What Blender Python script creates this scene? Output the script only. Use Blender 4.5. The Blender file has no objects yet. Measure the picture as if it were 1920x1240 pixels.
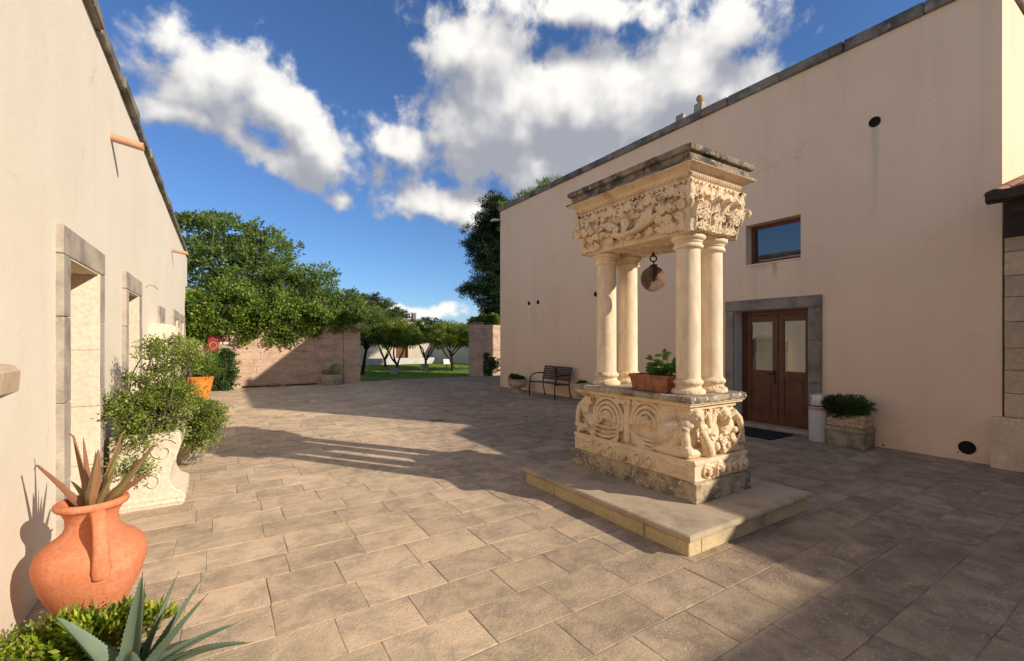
import bpy, bmesh, math, random
import numpy as np
from mathutils import Vector, Matrix

# ------------------------------------------------------------------ camera, sky, sun, exposure
scene = bpy.context.scene
COL = scene.collection
R = math.radians
YAW = 32.62                                   # the camera looks this far to the right of the walls' direction (+Y)
cam_d = bpy.data.cameras.new('camera')
cam = bpy.data.objects.new('camera', cam_d); COL.objects.link(cam)
cam.location = (0, 0, 1.6)
cam.rotation_euler = (R(90), 0, R(-YAW))
cam_d.sensor_width = 36; cam_d.lens = 16.0; cam_d.shift_y = 20 / 1920
cam_d.clip_start = 0.05; cam_d.clip_end = 3000
scene.camera = cam

SUN_AZ, SUN_EL = 55.0, 25.3                   # light travels towards (-cos az, sin az), this far below level
ldir = Vector((-math.cos(R(SUN_AZ)) * math.cos(R(SUN_EL)), math.sin(R(SUN_AZ)) * math.cos(R(SUN_EL)), -math.sin(R(SUN_EL))))
sun_d = bpy.data.lights.new('sun', 'SUN'); sun_d.energy = 3.2; sun_d.angle = R(0.53); sun_d.color = (1.0, 0.89, 0.735)
sun = bpy.data.objects.new('sun', sun_d); COL.objects.link(sun)
sun.rotation_euler = ldir.to_track_quat('-Z', 'Y').to_euler()
sun.location = (6, -8, 9)

vs = scene.view_settings
vs.view_transform = 'Standard'; vs.look = 'None'; vs.exposure = 0.84; vs.gamma = 1.0; vs.use_curve_mapping = False
scene.cycles.use_denoising = True
scene.cycles.max_bounces = 6; scene.cycles.diffuse_bounces = 5; scene.cycles.glossy_bounces = 3; scene.cycles.transmission_bounces = 3

def nd(nt, typ, ins=None, **props):
    n = nt.nodes.new(typ)
    for k, v in props.items(): setattr(n, k, v)
    for k, v in (ins or {}).items():
        s = n.inputs[k]
        if isinstance(v, bpy.types.NodeSocket): nt.links.new(v, s)
        else: s.default_value = v
    return n
def mth(nt, op, a, b=None, clamp=False, c=None):
    ins = {0: a}
    if b is not None: ins[1] = b
    if c is not None: ins[2] = c
    return nd(nt, 'ShaderNodeMath', ins, operation=op, use_clamp=clamp).outputs[0]
def mixc(nt, f, a, b, mode='MIX'):
    return nd(nt, 'ShaderNodeMix', {0: f, 6: a, 7: b}, data_type='RGBA', blend_type=mode).outputs[2]
def c4(c): return (c[0], c[1], c[2], 1.0)
def smooth(nt, v, lo, hi, a=0.0, b=1.0):
    return nd(nt, 'ShaderNodeMapRange', {0: v, 1: lo, 2: hi, 3: a, 4: b}, interpolation_type='SMOOTHSTEP').outputs[0]

world = bpy.data.worlds.new('World'); world.cycles.sampling_method = 'MANUAL'; world.cycles.sample_map_resolution = 512; scene.world = world; world.use_nodes = True
wt = world.node_tree; wt.nodes.clear()
sky = nd(wt, 'ShaderNodeTexSky', sky_type='NISHITA', sun_disc=False)
sky.sun_elevation = R(SUN_EL); sky.sun_rotation = math.atan2(-ldir.x, -ldir.y)
sky.air_density = 1.0; sky.dust_density = 0.25; sky.ozone_density = 3.0; sky.altitude = 60

# broken cumulus in (azimuth, elevation): centre, tilt, half length, half height, weight
CLOUDS = [(-0.067, 0.463, -0.184, 0.085, 0.055, .62), (-0.012, 0.44, -0.171, 0.16, 0.070, .72), (0.093, 0.443, -0.313, 0.17, 0.055, .75),
          (0.17, 0.385, -0.363, 0.16, 0.062, .8), (-0.067, 0.385, -0.041, 0.075, 0.036, .7), (0.075, 0.351, -0.305, 0.13, 0.034, .65),
          (0.534, 0.448, -0.163, 0.18, 0.125, 1.1), (0.709, 0.465, -0.112, 0.28, 0.115, 1.2), (0.897, 0.47, -0.036, 0.21, 0.085, 1),
          (0.616, 0.379, 0.062, 0.26, 0.066, 1.1), (0.317, 0.388, -0.157, 0.075, 0.040, .75), (0.499, 0.572, -0.003, 0.155, 0.08, .8),
          (0.732, 0.625, -0.12, 0.345, 0.042, .62), (1.027, 0.555, 0.049, 0.12, 0.061, .7), (0.43, 0.272, -0.182, 0.165, 0.034, .9),
          (0.499, 0.27, 0.009, 0.08, 0.052, 1), (0.361, 0.074, 0.012, 0.12, 0.016, .6), (0.21, 0.288, -0.255, 0.035, 0.023, .5)]
def cloud_group():
    g = bpy.data.node_groups.new('cloud_density', 'ShaderNodeTree')
    g.interface.new_socket('P', in_out='INPUT', socket_type='NodeSocketVector')
    g.interface.new_socket('D', in_out='INPUT', socket_type='NodeSocketVector')
    g.interface.new_socket('density', in_out='OUTPUT', socket_type='NodeSocketFloat'); g.interface.new_socket('macro', in_out='OUTPUT', socket_type='NodeSocketFloat')
    gi = g.nodes.new('NodeGroupInput'); go = g.nodes.new('NodeGroupOutput')
    P, D = gi.outputs[0], gi.outputs[1]
    wn = nd(g, 'ShaderNodeTexNoise', {'Vector': P, 'Scale': 7.0, 'Detail': 3.0, 'Roughness': .55})
    w1 = nd(g, 'ShaderNodeVectorMath', {0: wn.outputs['Color'], 1: (.5, .5, .5)}, operation='SUBTRACT').outputs[0]
    w2 = nd(g, 'ShaderNodeVectorMath', {0: w1, 1: (.16, .11, 0)}, operation='MULTIPLY').outputs[0]
    Pw = nd(g, 'ShaderNodeVectorMath', {0: P, 1: w2}, operation='ADD').outputs[0]
    acc = None
    for (a, e, t, sa, sb, w) in CLOUDS:
        mp = nd(g, 'ShaderNodeMapping', {'Vector': Pw, 'Location': (a, e, 0), 'Rotation': (0, 0, t), 'Scale': (sa, sb, 1)}, vector_type='TEXTURE').outputs[0]
        fl = nd(g, 'ShaderNodeVectorMath', {0: mp, 1: (1, 1, 0)}, operation='MULTIPLY').outputs[0]
        ln = nd(g, 'ShaderNodeVectorMath', {0: fl}, operation='LENGTH').outputs['Value']
        m = mth(g, 'MULTIPLY', mth(g, 'SUBTRACT', 1.12, ln), w)
        acc = m if acc is None else mth(g, 'SMOOTH_MAX', acc, m, c=.25)
    acc = mth(g, 'MAXIMUM', acc, -1.0)
    # broken cloud added round the unseen sky, cover raised to brighten the shade
    gn = nd(g, 'ShaderNodeTexNoise', {'Vector': D, 'Scale': 2.6, 'Detail': 4.0, 'Roughness': .5}).outputs[0]
    gen = mth(g, 'MULTIPLY', mth(g, 'SUBTRACT', gn, .50), 7.0)
    sx = nd(g, 'ShaderNodeSeparateXYZ', {0: P})
    off = mth(g, 'ABSOLUTE', mth(g, 'SUBTRACT', sx.outputs[0], R(YAW)))
    far = mth(g, 'MAXIMUM', smooth(g, off, .75, 1.05), smooth(g, sx.outputs[1], .66, .85))
    acc = mth(g, 'ADD', mth(g, 'MULTIPLY', acc, mth(g, 'SUBTRACT', 1.0, far)), mth(g, 'MULTIPLY', gen, far))
    f1 = nd(g, 'ShaderNodeTexNoise', {'Vector': P, 'Scale': 10.0, 'Detail': 10.0, 'Roughness': .60, 'Distortion': .1}).outputs[0]
    d = mth(g, 'ADD', acc, mth(g, 'MULTIPLY', mth(g, 'SUBTRACT', f1, .5), 2.2))
    g.links.new(d, go.inputs[0])
    f2 = nd(g, 'ShaderNodeTexNoise', {'Vector': P, 'Scale': 10.0, 'Detail': 2.5, 'Roughness': .5, 'Distortion': .1}).outputs[0]
    g.links.new(mth(g, 'ADD', acc, mth(g, 'MULTIPLY', mth(g, 'SUBTRACT', f2, .5), 1.5)), go.inputs[1])
    return g
cg = cloud_group()
tc = nd(wt, 'ShaderNodeTexCoord').outputs['Generated']
dirn = nd(wt, 'ShaderNodeVectorMath', {0: tc}, operation='NORMALIZE').outputs[0]
sp = nd(wt, 'ShaderNodeSeparateXYZ', {0: dirn})
az = mth(wt, 'ARCTAN2', sp.outputs[0], sp.outputs[1]); el = mth(wt, 'ARCSINE', sp.outputs[2])
P0 = nd(wt, 'ShaderNodeCombineXYZ', {0: az, 1: el, 2: 0.0}).outputs[0]
P1 = nd(wt, 'ShaderNodeVectorMath', {0: P0, 1: (.015, .062, 0)}, operation='ADD').outputs[0]
def cdens(p):
    n = wt.nodes.new('ShaderNodeGroup'); n.node_tree = cg
    wt.links.new(p, n.inputs[0]); wt.links.new(dirn, n.inputs[1]); return n.outputs
(da, ma), (_, mb_) = cdens(P0), cdens(P1)
alpha = mth(wt, 'MULTIPLY', smooth(wt, da, -.04, .48), smooth(wt, el, .0, .05))
lit = smooth(wt, mth(wt, 'SUBTRACT', mth(wt, 'SUBTRACT', ma, mth(wt, 'MULTIPLY', mb_, .95)), mth(wt, 'SUBTRACT', mth(wt, 'MULTIPLY', smooth(wt, ma, .5, 1.3), .16), mth(wt, 'MULTIPLY', mth(wt, 'SUBTRACT', da, ma), .40))), -.30, .75)
ccol = mixc(wt, lit, (.36, .375, .43, 1), (.98, .95, .90, 1))
skyb = nd(wt, 'ShaderNodeBackground', {0: mixc(wt, 1.0, sky.outputs[0], (.62, .81, 1.08, 1), 'MULTIPLY'), 1: 0.0735})
clb = nd(wt, 'ShaderNodeBackground', {0: ccol, 1: 0.60})
wmix = nd(wt, 'ShaderNodeMixShader', {0: alpha, 1: skyb.outputs[0], 2: clb.outputs[0]})
nd(wt, 'ShaderNodeOutputWorld', {0: wmix.outputs[0]})

# ------------------------------------------------------------------ helpers
ORG = {}
def V(*a): return np.array(a, dtype=float)
def tag(o, label=None, cat=None, group=None, kind=None):
    if label: o['label'] = label
    if cat: o['category'] = cat
    if group: o['group'] = group
    if kind: o['kind'] = kind
    return o
def thing(name, label, cat, loc, group=None):
    o = bpy.data.objects.new(name, None); COL.objects.link(o)
    o.location = loc; o.empty_display_size = .1; ORG[o.name] = np.array(loc, float)
    return tag(o, label, cat, group)
class MB:
    """collects shapes in world coordinates; build() links them as one mesh object"""
    def __init__(s): s.v = []; s.f = []
    def add(s, vs_, fs):
        b = len(s.v); s.v += [tuple(map(float, p)) for p in vs_]; s.f += [tuple(b + i for i in f) for f in fs]; return s
    def box(s, x0, x1, y0, y1, z0, z1, bev=0.0):
        if bev <= 0:
            vv = [(x, y, z) for x in (x0, x1) for y in (y0, y1) for z in (z0, z1)]
            return s.add(vv, [(0, 1, 3, 2), (4, 6, 7, 5), (0, 4, 5, 1), (2, 3, 7, 6), (0, 2, 6, 4), (1, 5, 7, 3)])
        bm = bmesh.new(); bmesh.ops.create_cube(bm, size=1)
        for v in bm.verts:
            v.co = ((x0 + x1) / 2 + v.co.x * (x1 - x0), (y0 + y1) / 2 + v.co.y * (y1 - y0), (z0 + z1) / 2 + v.co.z * (z1 - z0))
        bmesh.ops.bevel(bm, geom=bm.edges[:], offset=bev, segments=1, affect='EDGES')
        bm.verts.index_update()
        s.add([v.co for v in bm.verts], [tuple(v.index for v in f.verts) for f in bm.faces]); bm.free(); return s
    def prism(s, poly, axis, a0, a1):
        """poly: 2-d outline (counter-clockwise); extruded along axis 'x' / 'y' / 'z' from a0 to a1"""
        n = len(poly)
        mk = {'x': lambda p, a: (a, p[0], p[1]), 'y': lambda p, a: (p[0], a, p[1]), 'z': lambda p, a: (p[0], p[1], a)}[axis]
        vv = [mk(p, a0) for p in poly] + [mk(p, a1) for p in poly]
        fs = [tuple(range(n))[::-1], tuple(range(n, 2 * n))] + [(i, (i + 1) % n, n + (i + 1) % n, n + i) for i in range(n)]
        return s.add(vv, fs)
    def tube(s, path, rad, seg=8, caps=True, flat=1.0):
        path = [np.array(p, float) for p in path]; n = len(path)
        if np.isscalar(rad): rad = [rad] * n
        t = [path[min(i + 1, n - 1)] - path[max(i - 1, 0)] for i in range(n)]
        t = [q / (np.linalg.norm(q) + 1e-9) for q in t]
        up = V(0, 0, 1) if abs(t[0][2]) < .9 else V(1, 0, 0)
        u = np.cross(up, t[0]); u /= np.linalg.norm(u); vv = []; fs = []
        for i in range(n):
            u = u - t[i] * np.dot(u, t[i]); u /= (np.linalg.norm(u) + 1e-9); w = np.cross(t[i], u)
            for k in range(seg):
                a = 2 * math.pi * k / seg
                vv.append(path[i] + rad[i] * (math.cos(a) * u + flat * math.sin(a) * w))
        for i in range(n - 1):
            for k in range(seg):
                a, b = i * seg + k, i * seg + (k + 1) % seg
                fs.append((a, b, b + seg, a + seg))
        if caps: fs += [tuple(range(seg))[::-1], tuple(range((n - 1) * seg, n * seg))]
        return s.add(vv, fs)
    def lathe(s, prof, c, seg=24, close=True):
        """prof: (radius, z) from bottom to top, round the vertical axis at c"""
        vv = []; fs = []; n = len(prof)
        for r, z in prof:
            for k in range(seg):
                a = 2 * math.pi * k / seg; vv.append((c[0] + r * math.cos(a), c[1] + r * math.sin(a), c[2] + z))
        for i in range(n - 1):
            for k in range(seg):
                a, b = i * seg + k, i * seg + (k + 1) % seg; fs.append((a, b, b + seg, a + seg))
        if close: fs += [tuple(range(seg))[::-1], tuple(range((n - 1) * seg, n * seg))]
        return s.add(vv, fs)
    def ell(s, c, r, rot=None, seg=12, rings=8):
        c = np.array(c, float); r = (r, r, r) if np.isscalar(r) else r
        vv = [(0, 0, -1)]; fs = []
        for i in range(1, rings):
            a = -math.pi / 2 + math.pi * i / rings
            for k in range(seg):
                b = 2 * math.pi * k / seg; vv.append((math.cos(a) * math.cos(b), math.cos(a) * math.sin(b), math.sin(a)))
        vv.append((0, 0, 1)); m = Matrix.Identity(3) if rot is None else rot
        m = np.array(m)
        vv = [c + m @ (np.array(p) * np.array(r)) for p in vv]
        for k in range(seg): fs.append((0, 1 + (k + 1) % seg, 1 + k))
        for i in range(rings - 2):
            for k in range(seg):
                a, b = 1 + i * seg + k, 1 + i * seg + (k + 1) % seg; fs.append((a, b, b + seg, a + seg))
        t = len(vv) - 1; o = 1 + (rings - 2) * seg
        for k in range(seg): fs.append((o + k, o + (k + 1) % seg, t))
        return s.add(vv, fs)
    def build(s, name, mat, parent=None, smooth_=False, kind=None):
        org = V(0, 0, 0)
        if parent is not None: org = ORG[parent.name]
        me = bpy.data.meshes.new(name)
        me.from_pydata([tuple(np.array(p) - org) for p in s.v], [], s.f); me.update()
        if smooth_:
            me.polygons.foreach_set('use_smooth', [True] * len(me.polygons))
            if smooth_ != 1: me.set_sharp_from_angle(angle=R(smooth_))
        o = bpy.data.objects.new(name, me); COL.objects.link(o)
        if mat: me.materials.append(mat)
        if parent is not None: o.parent = parent
        ORG[o.name] = org
        if kind: o['kind'] = kind
        return o
def np_mesh(name, verts, faces, mat, parent=None, smooth_=False):
    """verts (n,3), faces (m,k) as numpy arrays"""
    org = ORG[parent.name] if parent is not None else V(0, 0, 0)
    me = bpy.data.meshes.new(name); v = (np.asarray(verts) - org).astype(np.float32); f = np.asarray(faces).astype(np.int32)
    m, k = f.shape
    me.vertices.add(len(v)); me.vertices.foreach_set('co', v.ravel())
    me.loops.add(m * k); me.loops.foreach_set('vertex_index', f.ravel())
    me.polygons.add(m); me.polygons.foreach_set('loop_start', np.arange(0, m * k, k, dtype=np.int32))
    me.polygons.foreach_set('loop_total', np.full(m, k, dtype=np.int32))
    if smooth_: me.polygons.foreach_set('use_smooth', np.ones(m, dtype=bool))
    me.update(calc_edges=True); me.validate()
    o = bpy.data.objects.new(name, me); COL.objects.link(o); ORG[o.name] = org
    if mat: me.materials.append(mat)
    if parent is not None: o.parent = parent
    return o
def copy_tree(o, d, label=None, parent=None):
    c = o.copy(); COL.objects.link(c)
    if parent is None: c.location = Vector(o.location) + Vector(d); ORG[c.name] = ORG[o.name] + np.array(d)
    else: c.parent = parent
    if label: c['label'] = label
    for ch in list(o.children): copy_tree(ch, d, None, c)
    return c
def remeshed(mb, name, mat, parent, voxel, smooth_it=2, disp=0.0, dscale=.03, kind=None):
    """fuse overlapping shapes into one carved skin"""
    o = mb.build(name, mat, parent)
    m = o.modifiers.new('r', 'REMESH'); m.mode = 'VOXEL'; m.voxel_size = voxel; m.use_smooth_shade = True
    if smooth_it:
        k = o.modifiers.new('s', 'SMOOTH'); k.factor = .5; k.iterations = smooth_it
    if disp:
        t = bpy.data.textures.new(name + '_wear', 'CLOUDS'); t.noise_scale = dscale; t.noise_depth = 3
        k = o.modifiers.new('d', 'DISPLACE'); k.texture = t; k.strength = disp; k.mid_level = .5; k.texture_coords = 'LOCAL'
    bpy.context.view_layer.update()
    ev = o.evaluated_get(bpy.context.evaluated_depsgraph_get())
    me = bpy.data.meshes.new_from_object(ev); o.modifiers.clear(); old = o.data; o.data = me; bpy.data.meshes.remove(old)
    me.polygons.foreach_set('use_smooth', [True] * len(me.polygons))
    if len(me.materials) == 0: me.materials.append(mat)
    return o

# ------------------------------------------------------------------ materials
def material(name):
    m = bpy.data.materials.new(name); m.use_nodes = True; nt = m.node_tree; nt.nodes.clear()
    out = nd(nt, 'ShaderNodeOutputMaterial'); b = nd(nt, 'ShaderNodeBsdfPrincipled')
    nt.links.new(b.outputs[0], out.inputs[0]); b.inputs['Specular IOR Level'].default_value = .25
    return m, nt, b
def noise(nt, vec, scale, detail=4.0, rough=.55, dist=0.0):
    return nd(nt, 'ShaderNodeTexNoise', {'Vector': vec, 'Scale': scale, 'Detail': detail, 'Roughness': rough, 'Distortion': dist}).outputs[0]
def pos(nt): return nd(nt, 'ShaderNodeNewGeometry').outputs['Position']
def scl(nt, v, s): return nd(nt, 'ShaderNodeVectorMath', {0: v, 1: s}, operation='MULTIPLY').outputs[0]
def bump(nt, b, h, strength, dist):
    bp = nd(nt, 'ShaderNodeBump', {'Height': h, 'Strength': strength, 'Distance': dist}); nt.links.new(bp.outputs[0], b.inputs['Normal']); return bp
def rnd_piece(nt):
    a = nd(nt, 'ShaderNodeObjectInfo').outputs['Random']; g = nd(nt, 'ShaderNodeNewGeometry').outputs['Random Per Island']
    return mth(nt, 'FRACT', mth(nt, 'ADD', a, g))
def stone(name, base, dark, pale, big=1.5, fine=26.0, dark_lo=.5, dark_hi=.75, pale_lo=.6, pale_hi=.75, rough=.9, bstr=.5, bdist=.006, vary=0.0, pale_scale=9.0, stretch=(1, 1, 1), spots=None):
    m, nt, b = material(name); p = scl(nt, pos(nt), stretch)
    n1 = noise(nt, p, big, 6, .62); n2 = noise(nt, p, fine, 5, .65); n3 = noise(nt, p, pale_scale, 6, .7)
    c = mixc(nt, smooth(nt, mth(nt, 'ADD', mth(nt, 'MULTIPLY', n1, .7), mth(nt, 'MULTIPLY', n2, .3)), dark_lo, dark_hi), c4(base), c4(dark))
    c = mixc(nt, smooth(nt, n3, pale_lo, pale_hi), c, c4(pale))
    if spots: c = mixc(nt, mth(nt, 'MULTIPLY', smooth(nt, mth(nt, 'ADD', mth(nt, 'MULTIPLY', noise(nt, p, spots[1], 6, .65), .7), mth(nt, 'MULTIPLY', noise(nt, p, spots[1] * 11, 4, .7), .3)), spots[2], spots[2] + .07), spots[3]), c, c4(spots[0]))
    g = smooth(nt, n2, .25, .75, .82, 1.14)
    if vary: g = mth(nt, 'MULTIPLY', g, smooth(nt, rnd_piece(nt), 0, 1, 1 - vary, 1 + vary))
    gc = nd(nt, 'ShaderNodeCombineColor', {0: g, 1: g, 2: g}).outputs[0]
    nt.links.new(mixc(nt, 1.0, c, gc, 'MULTIPLY'), b.inputs['Base Color'])
    b.inputs['Roughness'].default_value = rough
    bump(nt, b, mth(nt, 'ADD', n2, mth(nt, 'MULTIPLY', n3, .8)), bstr, bdist)
    return m
def plaster(name, base, alt, stain, streak=.35, low=(0.0, 0.9), runs=()):
    m, nt, b = material(name); p = pos(nt)
    n1 = noise(nt, p, .7, 7, .62); n2 = noise(nt, p, 60, 3, .6)
    st = noise(nt, scl(nt, p, (3.2, 3.2, .22)), 1.0, 5, .6)
    c = mixc(nt, smooth(nt, n1, .3, .7), c4(base), c4(alt))
    c = mixc(nt, mth(nt, 'MULTIPLY', smooth(nt, st, .52, .8), streak), c, c4(stain))
    z = nd(nt, 'ShaderNodeSeparateXYZ', {0: p}).outputs[2]                   # splashed, scuffed foot of the wall
    foot = mth(nt, 'MULTIPLY', smooth(nt, z, low[0], low[1], 1.0, 0.0), smooth(nt, noise(nt, p, 3.0, 6, .65), .42, .62))
    c = mixc(nt, mth(nt, 'MULTIPLY', foot, .45), c, c4(stain))
    chips = mth(nt, 'MULTIPLY', smooth(nt, z, 0.05, .5, 1.0, 0.0), smooth(nt, noise(nt, scl(nt, p, (1, 1, 1.6)), 7.0, 3, .5), .69, .71))
    c = mixc(nt, chips, c, (.16, .11, .07, 1))
    wp = nd(nt, 'ShaderNodeVectorMath', {0: p, 1: scl(nt, nd(nt, 'ShaderNodeTexNoise', {'Vector': p, 'Scale': 2.2, 'Detail': 5.0}).outputs['Color'], (.5, .5, .5))}, operation='ADD').outputs[0]
    ve = nd(nt, 'ShaderNodeTexVoronoi', {'Vector': wp, 'Scale': .42}, feature='DISTANCE_TO_EDGE').outputs['Distance']
    crack = mth(nt, 'MULTIPLY', smooth(nt, ve, .0, .0035, 1.0, 0.0), smooth(nt, noise(nt, p, .6, 3, .5), .50, .58))    # a few hairline cracks
    c = mixc(nt, mth(nt, 'MULTIPLY', crack, .35), c, c4(tuple(k * .6 for k in stain)))
    patch = smooth(nt, noise(nt, scl(nt, p, (1, 1, .8)), .9, 3, .45, .6), .60, .63)                                     # slightly different repair coats
    c = mixc(nt, mth(nt, 'MULTIPLY', patch, .11), c, c4(stain))
    for (y0, z0, w, ln, col, amt) in runs:                                   # water runs below vents and sills
        y = nd(nt, 'ShaderNodeSeparateXYZ', {0: p}).outputs[1]
        wob = mth(nt, 'MULTIPLY', mth(nt, 'SUBTRACT', noise(nt, scl(nt, p, (1, 6, 1.2)), 1.0, 3, .5), .5), w * 1.2)
        band = smooth(nt, mth(nt, 'ABSOLUTE', mth(nt, 'ADD', mth(nt, 'SUBTRACT', y, y0), wob)), w, w * .2, 0.0, 1.0)
        fall = mth(nt, 'MULTIPLY', smooth(nt, z, z0 - ln, z0, 0.0, 1.0), mth(nt, 'LESS_THAN', z, z0))
        c = mixc(nt, mth(nt, 'MULTIPLY', mth(nt, 'MULTIPLY', band, fall), amt), c, c4(col))
    nt.links.new(c, b.inputs['Base Color']); b.inputs['Roughness'].default_value = .92
    bump(nt, b, mth(nt, 'ADD', mth(nt, 'MULTIPLY', n2, .4), mth(nt, 'ADD', noise(nt, p, 4, 5, .6), mth(nt, 'MULTIPLY', n1, 1.5))), .3, .014)
    return m
def plain(name, c, rough=.6, metal=0.0, var=.25, scale=12.0, bstr=.15, alt=None, spec=.3):
    m, nt, b = material(name); p = pos(nt); n1 = noise(nt, p, scale, 5, .6)
    d = alt or tuple(k * (1 - var) for k in c)
    nt.links.new(mixc(nt, smooth(nt, n1, .35, .68), c4(c), c4(d)), b.inputs['Base Color'])
    b.inputs['Roughness'].default_value = rough; b.inputs['Metallic'].default_value = metal; b.inputs['Specular IOR Level'].default_value = spec
    if bstr: bump(nt, b, noise(nt, p, scale * 4, 4, .6), bstr, .004)
    return m
def leafmat(name, a, bcol, c, trans=.35, rough=.5, clump=1.6):
    """three leaf colours picked leaf by leaf, some light passes through"""
    m, nt, b = material(name); r = nd(nt, 'ShaderNodeNewGeometry').outputs['Random Per Island']
    col = mixc(nt, smooth(nt, r, 0, .55), c4(a), c4(bcol)); col = mixc(nt, smooth(nt, r, .6, 1.0), col, c4(c))
    k = smooth(nt, noise(nt, pos(nt), clump, 3, .55), .34, .66, .55, 1.5); kc = nd(nt, 'ShaderNodeCombineColor', {0: k, 1: k, 2: mth(nt, 'MULTIPLY', k, .9)}).outputs[0]; col = mixc(nt, 1.0, col, kc, 'MULTIPLY')
    nt.links.new(col, b.inputs['Base Color']); b.inputs['Roughness'].default_value = rough; b.inputs['Specular IOR Level'].default_value = .35
    tr = nd(nt, 'ShaderNodeBsdfTranslucent', {0: mixc(nt, .5, col, (.25, .35, .04, 1))})
    mx = nd(nt, 'ShaderNodeMixShader', {0: trans, 1: b.outputs[0], 2: tr.outputs[0]})
    nt.links.new(mx.outputs[0], [n for n in nt.nodes if n.type == 'OUTPUT_MATERIAL'][0].inputs[0])
    return m

def paving_mat():
    m, nt, b = material('paving_stone'); p = pos(nt); r = rnd_piece(nt)
    off = nd(nt, 'ShaderNodeCombineXYZ', {0: mth(nt, 'MULTIPLY', r, 37.0), 1: mth(nt, 'MULTIPLY', r, 11.0), 2: 0.0}).outputs[0]
    q = nd(nt, 'ShaderNodeVectorMath', {0: p, 1: off}, operation='ADD').outputs[0]
    n1 = noise(nt, q, 3.4, 8, .68, .5); n2 = noise(nt, q, 46, 6, .75); n3 = noise(nt, p, .5, 4, .5); n4 = noise(nt, q, 13, 8, .75, .4); n5 = noise(nt, scl(nt, q, (2.2, 14, 5)), 1.0, 7, .7, .6); n6 = noise(nt, p, 150, 3, .7)
    c = mixc(nt, smooth(nt, n1, .36, .62), (.43, .335, .235, 1), (.66, .50, .335, 1))          # grey film, warm worn stone
    c = mixc(nt, mth(nt, 'MULTIPLY', smooth(nt, n4, .50, .62), .8), c, (.68, .47, .28, 1))      # ochre bare patches
    c = mixc(nt, mth(nt, 'MULTIPLY', smooth(nt, n5, .50, .72), .50), c, (.36, .28, .21, 1))        # grey drag marks along the rows
    c = mixc(nt, mth(nt, 'MULTIPLY', smooth(nt, n2, .54, .70), .60), c, (.20, .15, .115, 1))         # pits
    c = mixc(nt, mth(nt, 'MULTIPLY', smooth(nt, n6, .56, .72), .35), c, (.62, .50, .37, 1))          # pale grit
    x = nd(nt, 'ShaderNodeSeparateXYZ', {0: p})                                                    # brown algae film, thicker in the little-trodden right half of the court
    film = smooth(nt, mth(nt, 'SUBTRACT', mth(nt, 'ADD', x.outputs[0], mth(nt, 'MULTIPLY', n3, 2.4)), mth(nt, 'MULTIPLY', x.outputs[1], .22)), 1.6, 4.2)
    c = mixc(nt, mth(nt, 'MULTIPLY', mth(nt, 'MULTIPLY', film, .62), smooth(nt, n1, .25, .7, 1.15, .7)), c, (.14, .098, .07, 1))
    vo = nd(nt, 'ShaderNodeTexVoronoi', {'Vector': p, 'Scale': 48.0, 'Randomness': 1.0})
    sel = mth(nt, 'MULTIPLY', mth(nt, 'LESS_THAN', vo.outputs['Distance'], .27), mth(nt, 'MULTIPLY', smooth(nt, noise(nt, p, 2.3, 4, .6), .38, .58), smooth(nt, film, 0, 1, .35, 1.0)))
    keep = mth(nt, 'GREATER_THAN', nd(nt, 'ShaderNodeSeparateColor', {0: vo.outputs['Color']}).outputs[0], .62)
    c = mixc(nt, mth(nt, 'MULTIPLY', mth(nt, 'MULTIPLY', sel, keep), .8), c, (.58, .53, .46, 1))   # pale lichen flecks
    g = mth(nt, 'MULTIPLY', smooth(nt, r, 0, 1, .92, 1.12), smooth(nt, n3, .3, .7, .88, 1.08))
    gc = nd(nt, 'ShaderNodeCombineColor', {0: g, 1: g, 2: g}).outputs[0]
    nt.links.new(mixc(nt, 1.0, c, gc, 'MULTIPLY'), b.inputs['Base Color'])
    b.inputs['Roughness'].default_value = .82
    bump(nt, b, mth(nt, 'ADD', mth(nt, 'ADD', n2, mth(nt, 'MULTIPLY', n1, .7)), mth(nt, 'ADD', mth(nt, 'MULTIPLY', n4, .8), mth(nt, 'MULTIPLY', n6, .35))), .8, .010)
    return m
MAT = {}
MAT['pave'] = paving_mat()
MAT['mortar'] = plain('mortar_bed', (.38, .29, .20), .95, var=.6, scale=7)
MAT['earth'] = plain('earth', (.13, .10, .065), .95, var=.4, scale=3)
MAT['creamL'] = plaster('cream_plaster', (.79, .71, .58), (.75, .665, .53), (.68, .56, .42), .3, runs=((6.16, 3.64, .05, 1.0, (.84, .74, .60), .5), (3.3, 4.3, .12, 1.6, (.66, .56, .43), .4)))
MAT['creamR'] = plaster('pink_beige_plaster', (.88, .65, .45), (.84, .61, .42), (.67, .48, .32), .42, runs=((2.862, 4.90, .07, 1.9, (.52, .46, .34), .55), (12.10, 2.78, .06, 1.6, (.95, .76, .58), .5), (11.60, 2.78, .06, 1.7, (.95, .76, .58), .5), (4.35, 3.01, .07, .35, (.42, .36, .22), .7), (4.6, 3.01, .25, .14, (.45, .40, .26), .6), (1.66, 6.2, .10, 4.5, (.66, .48, .32), .22)))
MAT['reveal'] = stone('pale_reveal_stone', (.70, .60, .46), (.58, .49, .36), (.74, .65, .51), 1.2, 30, .5, .8, vary=.05, bstr=.25, bdist=.004)
MAT['greystone'] = stone('grey_weathered_stone', (.45, .385, .305), (.25, .215, .175), (.58, .51, .42), 2.2, 30, .44, .62, .58, .75, vary=.08)
MAT['coping'] = stone('lichened_coping_stone', (.27, .235, .19), (.10, .09, .08), (.44, .40, .33), 2.0, 24, .42, .62, .56, .72, vary=.1, bstr=.8, bdist=.01)
MAT['darkstone'] = stone('dark_surround_stone', (.30, .25, .20), (.14, .12, .10), (.46, .40, .33), 2.4, 26, .44, .64, .58, .74, vary=.12)
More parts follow.
